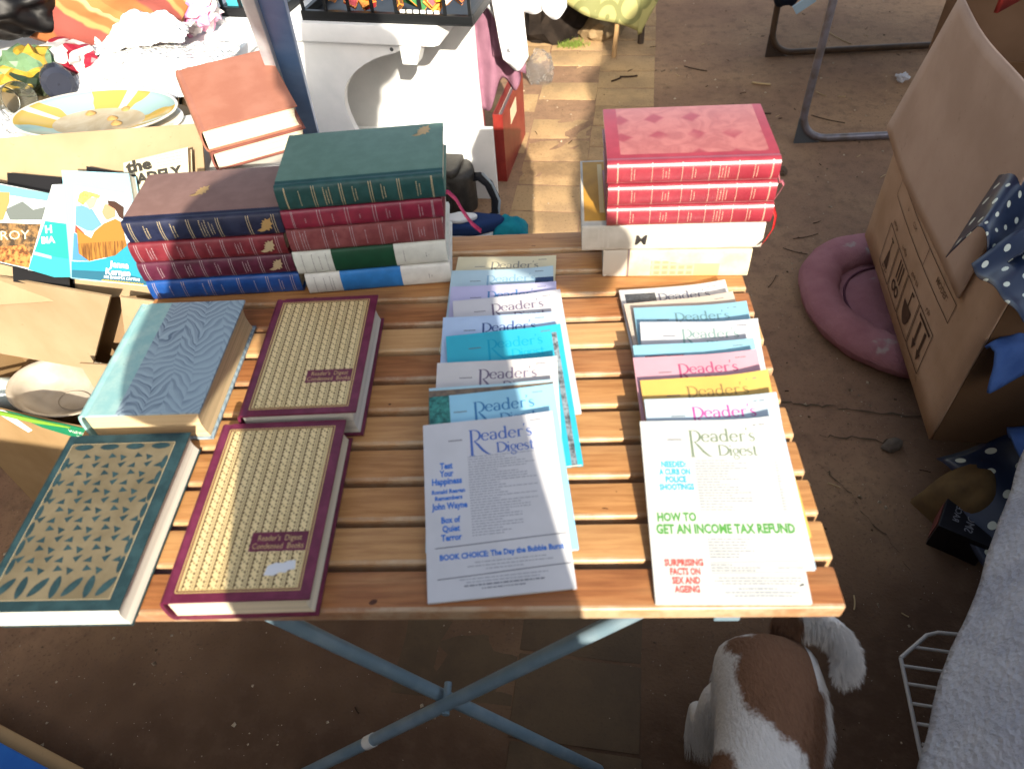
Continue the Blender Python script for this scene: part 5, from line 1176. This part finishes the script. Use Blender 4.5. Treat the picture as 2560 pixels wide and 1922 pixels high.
# tan cushion and flap the carton stands on
puff((.60, .56, GZ+.0), (.10, .075, .115), 6, 'padded_bag', fabric('tan_canvas', '#6b5638', '#5a4730'), 'tan padded bag under the near corner of the carton', 'bag', .5)
bkx = thing('flat_box', 'flat black box with grey lettering on the ground under the spotted plastic', 'box', (.545, .50, GZ), R(57))
mb = MB(); mb.box((-.06, -.045, 0), (.075, .045, .07)); mb.obj('shell', plain('black_card', '#121118', .45, .4), bkx, bevel=.002)
mb = MB(); letter(mb, 'SMOOR', -.048, .005, .021, bold=.01); letter(mb, 'RACE', -.035, -.018, .016, bold=.01); mb.v = [(x, -y*1.0+.008, .0706) for x, y, z in mb.v]; mb.obj('lettering', plain('grey_print', '#7a7a80', .6), bkx, recalc=False)
mb = MB(); mb.box((-.05, .0455, .01), (.06, .0462, .06)); mb.obj('side_print', ink('#6b3a36'), bkx)
DOT = Mat('spotted_plastic', .34, .45); u_ = DOT.nt.nodes.new('ShaderNodeUVMap'); sp_ = DOT.nt.nodes.new('ShaderNodeSeparateXYZ'); DOT.nt.links.new(u_.outputs[0], sp_.inputs[0]); U_, V_ = S(DOT, sp_.outputs[0]), S(DOT, sp_.outputs[1])
row = (V_ - V_.frac()); ux = (U_ + row*.5).frac()-.5; vx = V_.frac()-.5
DOT.base(DOT.mix((ux*ux+vx*vx).lt(.024), '#1b2740', '#c9cfc0')); DOT = DOT.mat
def spotted(label, f, nu, nv, su, sv, solid=.0015):
    mb = MB(); mb.grid(f, nu, nv); o = mb.obj('spotted_cloth', DOT, smooth=80, recalc=False, solid=solid)
    uvl = o.data.uv_layers.new(name='UVMap'); n = nu+1
    for lp in o.data.loops:
        i = lp.vertex_index; uvl.data[lp.index].uv = ((i % n)/nu*su, (i//n)/nv*sv)
    return tag(o, label, 'plastic cloth')
A_ = [Vector(p) for p in ((.405, .70, -.115), (.60, .92, -.06), (.74, .74, -.03), (.425, .575, -.075))]
def sp1(u, v):
    p = A_[0].lerp(A_[1], u).lerp(A_[3].lerp(A_[2], u), v); return (p.x, p.y, p.z+.030*math.sin(v*6.5+u*2.5)+.022*nz(u*3, v*3, 2)-.05*max(0, .25-v)*4*(1-u))
spotted('navy plastic sheet with white dots folded over the top of the carton', sp1, 26, 24, 9, 8)
B_ = [Vector(p) for p in ((.385, .605, -.105), (.60, .72, -.06), (.56, .50, -.115), (.375, .44, -.075))]
def sp2(u, v):
    p = B_[0].lerp(B_[1], u).lerp(B_[3].lerp(B_[2], u), v); return (p.x, p.y, p.z+.02*math.sin(u*3.1)*(1-v)+.012*nz(u*3, v*3, 6))
spotted('paler hanging flap of white dotted navy plastic in front of the carton', sp2, 22, 18, 6.5, 5)
def sp3(u, v):
    x = lerp(.535, .80, u)+.012*math.sin(v*9); y = lerp(.64, .30, v)-.02*u; return (x, y, -.64+.16*u+.05*math.sin(v*6+u*2)*(.3+u)+.015*nz(u*4, v*4, 4))
spotted('navy plastic with white dots lying beside the flat black box', sp3, 22, 22, 6, 7)
DEN = fabric('blue_denim', '#4a69a6', '#3c5a96', .9, 900, .5)
mb = MB(); mb.grid(lambda u, v: (lerp(.49, .70, u), lerp(.62, .56, v)+.12*u, -.30+.035*math.sin(math.pi*v)-.05*v+.01*nz(u*4, v*4, 3)), 14, 12); tag(mb.obj('denim_cloth', DEN, smooth=80, solid=.006), 'blue denim cloth sticking out below the spotted plastic', 'cloth')
mb = MB(); mb.grid(lambda u, v: (lerp(.60, .80, u)-.02*math.sin(v*3.1)*(1-u)*2, lerp(.60, .44, v), -.50+.05*math.sin(math.pi*v)+.05*u+.008*nz(u*4, v*4, 9)), 14, 12); tag(mb.obj('denim_cloth', DEN, smooth=80, solid=.01), 'rounded fold of blue denim in front of the dotted plastic, nearer the ground', 'cloth')
crumple('plastic_bag', PB.mat, (.60, 1.03, .28), (.07, .08, .12), 5.1, 'shiny clear plastic in the top right corner', 'bag', 0, 3, .4)
mb = MB(); mb.grid(lambda u, v: (.52+.06*u+.01*math.sin(v*5), 1.02+.05*u, lerp(.40, .10, v)), 8, 10); tag(mb.obj('cloth', fabric('red_cloth', '#a13a32', '#8a2f2a'), smooth=80, solid=.006), 'strip of red cloth behind the flap of the carton in the top right corner', 'cloth')

# ------------------------------------------------------------------ wire rack and fleece
WIRE = plain('white_wire', '#b9b4ae', .45, .4)
rk = thing('wire_rack', 'white wire rack with curved prongs beside the grey fleece', 'rack', (.33, .1, -.52))
mb = MB(); mb.tube([(-.088, -.18, -.02), (-.062, .072, 0.0)], .0032, 8); mb.obj('upright', WIRE, rk, smooth=50)
mb = MB(); mb.tube([(-.062, .072, 0), (-.010, .108, 0), (.008, .112, 0), (.16, .095, 0)], .0032, 8); mb.obj('top_wire', WIRE, rk, smooth=50)
w0 = None
for k, (y0, x0) in enumerate(((.089, -.036), (.060, -.062), (.033, -.065), (.004, -.068), (-.024, -.071), (-.052, -.074))):
    mb = MB(); mb.tube([(x0, y0, .0), (x0+.10, y0-.016, .0), (.15, y0-.032, 0)], .0025, 7); mb.obj('wire', WIRE, rk, smooth=50)
for k in range(5):
    y0 = -.060-.030*k; x0 = -.0755-.003*k; mb = MB(); mb.tube([(x0, y0, -.002), (x0+.022, y0+.020, .010), (x0+.045, y0+.028, .016), (x0+.08, y0+.026, .016), (x0+.14, y0+.02, .012)], .0025, 7); mb.obj('prong', WIRE, rk, smooth=50)
FLE = Mat('grey_fleece', 1.0, .05); FLE.xyz(); FLE.base(FLE.mix(FLE.noise(14, 3).smooth(.35, .7), '#c2c3c8', '#adafb8')); FLE.bump(FLE.voro(110)*.7+FLE.noise(300, 3, .7)*.6, .9, .006); FLE = FLE.mat
fl = thing('fleece', 'grey fleece blanket draped in the lower right corner', 'blanket', (0, 0, 0))
EDG = [(.52, .46), (.467, .386), (.410, .31), (.357, .236), (.285, .14), (.215, .04), (.170, -.034), (.15, -.25)]
def flee(u, v):
    t = v*(len(EDG)-1); i = min(len(EDG)-2, int(t)); e = Vector(EDG[i]).lerp(Vector(EDG[i+1]), t-i)
    s = u; x = e.x + s*.60; y = e.y + .05*s
    d = math.sin(min(1, s*3.2)*math.pi/2)
    z = -.36 + .17*d + .05*s + .012*nz(x*7, y*7, 1) + .005*nz(x*30, y*30, 2) + .02*math.sin(v*9+s*5)*(.3+s)
    return (x + .012*nz(v*5, s*3, 7), y, z)
mb = MB(); mb.grid(flee, 90, 90); mb.obj('blanket', FLE, fl, smooth=80, solid=.010)
mb = MB(); mb.box((.50, -.30, GZ), (1.1, .30, -.30)); tag(mb.obj('storage_chest', plain('chest_grey', '#3a3a3c', .6), bevel=.01), 'dark chest under the grey fleece', 'chest')
# blue lidded carton at the lower left
bc = thing('storage_box', 'cardboard box with a bright blue lid in the lower left corner', 'box', (-1.052, .05, GZ), R(-21))
mb = MB(); mb.box((-.40, -.40, 0), (.40, -.0, .055)); mb.obj('body', CARD, bc, bevel=.003)
mb = MB(); mb.box((-.395, -.395, .0555), (.385, -.022, .070)); mb.obj('lid', cloth('blue_lid', '#0f56a8', '#1a62b4', 12, .4, .45), bc, bevel=.003)
mb = MB(); mb.box((.06, -.0215, .0552), (.13, .0012, .0572)); mb.obj('parcel_tape', plain('tape_grey', '#6e6a62', .3, .5), bc)
# ------------------------------------------------------------------ the dog
def skin_body(name, pts, edges, mat, parent=None, root=0, levels=2):
    """one continuous body grown over joined-up joints: pts = (x, y, z, radius or (rx, ry))"""
    me = bpy.data.meshes.new(name); me.from_pydata([p[:3] for p in pts], edges, []); o = bpy.data.objects.new(name, me); link(o, parent)
    me.materials.append(mat); md = o.modifiers.new('skin', 'SKIN'); md.use_smooth_shade = True; md.branch_smoothing = .4
    for i, p in enumerate(pts):
        r = p[3]; me.skin_vertices[0].data[i].radius = r if isinstance(r, tuple) else (r, r); me.skin_vertices[0].data[i].use_root = (i == root)
    q = o.modifiers.new('sub', 'SUBSURF'); q.levels = q.render_levels = levels; return o
COAT = Mat('dog_coat', .8, .15); x, y, z = COAT.world()
wob = COAT.noise(18, 3, .6)*.07 - .035
def blob(cx, cy, r, sx=1.0, sy=1.0):
    a, b = (x-cx)*sx, (y-cy)*sy; return COAT.math('SQRT', a*a+b*b)-r
dist = blob(.036, .068, .060, 1.0, .85).mn(blob(.044, .108, .056, 1.0, .9)).mn(blob(.050, .14, .040, 1.0, .8)).mn(blob(.058, .025, .040, 1.1, .8)).mn(blob(.064, -.03, .034, 1.3, .7)).mn(blob(-.080, -.035, .040, 1.1, 1.0)).mn(blob(-.004, .132, .022)).mn(blob(-.155, -.30, .07))
white_tail = x.gt(.084)*y.gt(.070)
brown = (1 - (dist + wob*.55 + (COAT.noise(240, 2)-.5)*.012).smooth(-.006, .006))*(1-white_tail)
fur = COAT.noise(1.0, 2, .6, COAT.comb(x*260, y*110, z*110))
spots = COAT.voro(34).lt(.12)*COAT.noise(9, 1).gt(.56)
COAT.base(COAT.mix(brown, COAT.mix(fur, '#d6d3cf', '#bdbab6'), COAT.mix(fur, '#614534', '#785944'))); COAT.bump(fur, .6, .004); COAT = COAT.mat
dog = thing('dog', 'brown and white dog seen from above, curled tail towards the table, at the front right', 'dog')
P = [(.042, .168, -.402, .064), (.038, .098, -.398, .082), (.008, -.010, -.398, .070), (-.036, -.100, -.395, .082), (-.085, -.205, -.375, .078), (-.125, -.275, -.335, .058), (-.150, -.325, -.305, .060), (-.175, -.375, -.318, .036), (-.190, -.410, -.328, .022),
     # hind legs: hip, knee, hock, paw
     (.086, .078, -.452, .040), (.096, .045, -.530, .028), (.097, .105, -.612, .014), (.096, .095, -.672, .014), (.097, .070, -.688, .014),
     (-.016, .095, -.452, .042), (-.035, .070, -.530, .030), (-.036, .130, -.612, .014), (-.036, .122, -.672, .014), (-.040, .097, -.688, .014),
     # front legs: shoulder, elbow, wrist, paw
     (-.015, -.170, -.470, .036), (-.010, -.150, -.540, .024), (-.015, -.170, -.625, .014), (-.017, -.175, -.675, .015), (-.022, -.195, -.688, .014),
     (-.140, -.130, -.470, .036), (-.145, -.110, -.540, .024), (-.148, -.130, -.625, .014), (-.150, -.135, -.675, .015), (-.156, -.155, -.688, .014)]
E_ = [(i, i+1) for i in range(8)] + [(1, 9), (9, 10), (10, 11), (11, 12), (12, 13), (1, 14), (14, 15), (15, 16), (16, 17), (17, 18), (4, 19), (19, 20), (20, 21), (21, 22), (22, 23), (4, 24), (24, 25), (25, 26), (26, 27), (27, 28)]
body = skin_body('body', P, E_, COAT, dog, 1)
TP = [(.055, .172, -.395, .015), (.082, .176, -.380, .013), (.110, .168, -.372, .013), (.130, .148, -.370, .0135), (.135, .124, -.373, .0135), (.128, .106, -.378, .012), (.116, .098, -.382, .005)]
tail = skin_body('tail', TP, [(i, i+1) for i in range(6)], COAT, dog, 0)
for s in (-1, 1):
    mb = MB(); mb.grid(lambda u, v: (-.150+s*(.045+.030*v)+.012*(u-.5), -.305-.02*u+.0*v, -.272-.055*v**1.4+.008*math.sin(u*3.1)), 6, 8); mb.obj('ear', COAT, dog, smooth=80, solid=.006)
for s in (-1, 1):
    mb = MB(); mb.lathe([(.0001, -.007), (.005, -.005), (.007, 0), (.005, .005), (.0001, .007)], 12); o = mb.obj('eye', plain('dog_eye', '#140d09', .1, .6), dog, smooth=60); o.location = (-.166+s*.030, -.362+s*.012, -.292)
mb = MB(); mb.lathe([(.0001, -.008), (.008, -.006), (.011, 0), (.008, .006), (.0001, .008)], 12); o = mb.obj('nose', plain('dog_nose', '#15110f', .3, .5), dog, smooth=60); o.location = (-.198, -.431, -.322)
# short coat
for o, n_, L_ in ((body, 7500, .0045), (tail, 2200, .011)):
    pm = o.modifiers.new('fur', 'PARTICLE_SYSTEM'); ps = o.particle_systems[-1].settings; ps.type = 'HAIR'; ps.count = n_; ps.hair_length = L_; ps.hair_step = 3; ps.render_step = 2
    ps.child_type = 'INTERPOLATED'; ps.rendered_child_count = 6; ps.child_percent = 1; ps.root_radius = .05; ps.tip_radius = .0; ps.radius_scale = .01; ps.tangent_factor = 0; ps.object_align_factor[1] = -.006 if o is body else -.004; ps.object_align_factor[2] = -.002; ps.brownian_factor = .002; ps.roughness_2 = .004; ps.use_modifier_stack = True

# ------------------------------------------------------------------ the photographer, standing behind the camera
pn = thing('person', 'person in dark jacket and jeans standing at the table holding a phone', 'person', (0, 0, 0))
JKT = fabric('navy_jacket', '#2a2f3a'); JNS = fabric('faded_jeans', '#39506e'); SKN = plain('skin', '#b07f63', .55, .3)
B = [(-.255, -.585, .20, .178), (-.262, -.57, .36, .190), (-.255, -.56, .53, .172), (-.255, -.55, .66, .13), (-.275, -.535, .75, .055), (-.290, -.515, .83, .080), (-.290, -.505, .91, .084), (-.280, -.51, .965, .05),
     (-.425, -.545, .645, .070), (-.540, -.455, .398, .058), (-.42, -.385, .505, .042), (-.335, -.345, .560, .032), (-.305, -.332, .585, .030),
     (-.085, -.545, .645, .070), (.045, -.470, .520, .056), (-.07, -.395, .545, .042), (-.155, -.350, .580, .032), (-.185, -.337, .598, .030),
     (-.335, -.59, .06, .105), (-.345, -.575, -.26, .070), (-.350, -.60, -.62, .050), (-.355, -.53, -.672, .042), (-.165, -.59, .06, .105), (-.155, -.575, -.26, .070), (-.150, -.60, -.62, .050), (-.145, -.53, -.672, .042)]
EB = [(0, 1), (1, 2), (2, 3), (3, 4), (4, 5), (5, 6), (6, 7), (3, 8), (8, 9), (9, 10), (10, 11), (11, 12), (3, 13), (13, 14), (14, 15), (15, 16), (16, 17), (0, 18), (18, 19), (19, 20), (20, 21), (0, 22), (22, 23), (23, 24), (24, 25)]
pm_ = Mat('clothed_person', .85, .12); X, Y, Z = pm_.world()
hd = Z.gt(.745); hand = (Y.gt(-.372))*Z.gt(.5)
c = pm_.mix(Z.gt(.17), '#39506e', '#2a2f3a'); c = pm_.mix(hd.mx(hand), c, '#b07f63'); c = pm_.mix(Z.lt(-.635), c, '#2b211b'); pm_.base(c)
skin_body('body', B, EB, pm_.mat, pn, 0)
for s, W0 in ((-1, Vector((-.318, -.342, .590))), (1, Vector((-.175, -.345, .604)))):
    mb = MB(); fw = Vector((-s*.55, -.10, .40)).normalized()
    for k in range(4):
        off = Vector((0, -.010, .020))*(k-1.5)*.7; L_ = (.062, .072, .068, .052)[k]; a = W0+off+fw*.012
        mb.tube([a, a+fw*L_*.45, a+fw*L_*.8+Vector((0, .004, -.004)), a+fw*L_+Vector((0, .006, -.012))], [.0092, .0088, .0082, .006], 9)
    a = W0+Vector((0, .0, .018)); mb.tube([a, a+Vector((-s*.02, .006, .028)), a+Vector((-s*.042, .010, .036))], [.011, .010, .007], 9)
    mb.obj('fingers', SKN, pn, smooth=60)
mb = MB(); mb.grid(lambda u, v: (-.286+.088*math.cos(u*6.2832)*math.sin(v*1.75), -.522+.100*math.sin(u*6.2832)*math.sin(v*1.75), .880+.095*math.cos(v*1.75)), 28, 12); mb.obj('hair', plain('dark_hair', '#241a14', .7), pn, smooth=80)
mb = MB(); mb.lathe([(.001, 1.075), (.05, 1.07), (.085, 1.04), (.092, .975), (.120, .960), (.122, .955), (.09, .958), (.080, 1.02), (.001, 1.06)], 28, 1, 1.1, (-.256, -.515)); mb.obj('hat', fabric('canvas_hat', '#4a4638'), pn, smooth=60)
for s in (-1, 1):
    mb = MB(); mb.lathe([(.0001, -.011), (.008, -.008), (.011, 0), (.008, .008), (.0001, .011)], 12); o = mb.obj('eye', plain('eye_dark', '#2a1c14', .2, .5), pn, smooth=60); o.location = (-.290+s*.034, -.430, .885)
mb = MB(); mb.tube([(-.290, -.432, .885), (-.290, -.413, .858), (-.290, -.428, .845)], [.008, .013, .008], 9); mb.obj('nose', SKN, pn, smooth=60)
mb = MB(); mb.tube([(-.313, -.440, .822), (-.290, -.432, .820), (-.267, -.440, .822)], [.003, .006, .003], 8); mb.obj('mouth', plain('lips', '#8a4f45', .5), pn, smooth=60)
cam = SC.camera; q = cam.matrix_world.to_3x3()
ph = thing('phone', 'dark phone held up by the photographer', 'phone'); ph.matrix_world = Matrix.Translation(cam.location - 0*q.col[2]) @ q.to_4x4()
mb = MB(); mb.box((-.060, -.058, .010), (.100, .018, .018)); mb.obj('shell', plain('phone_black', '#121214', .25, .5), ph, bevel=.003)
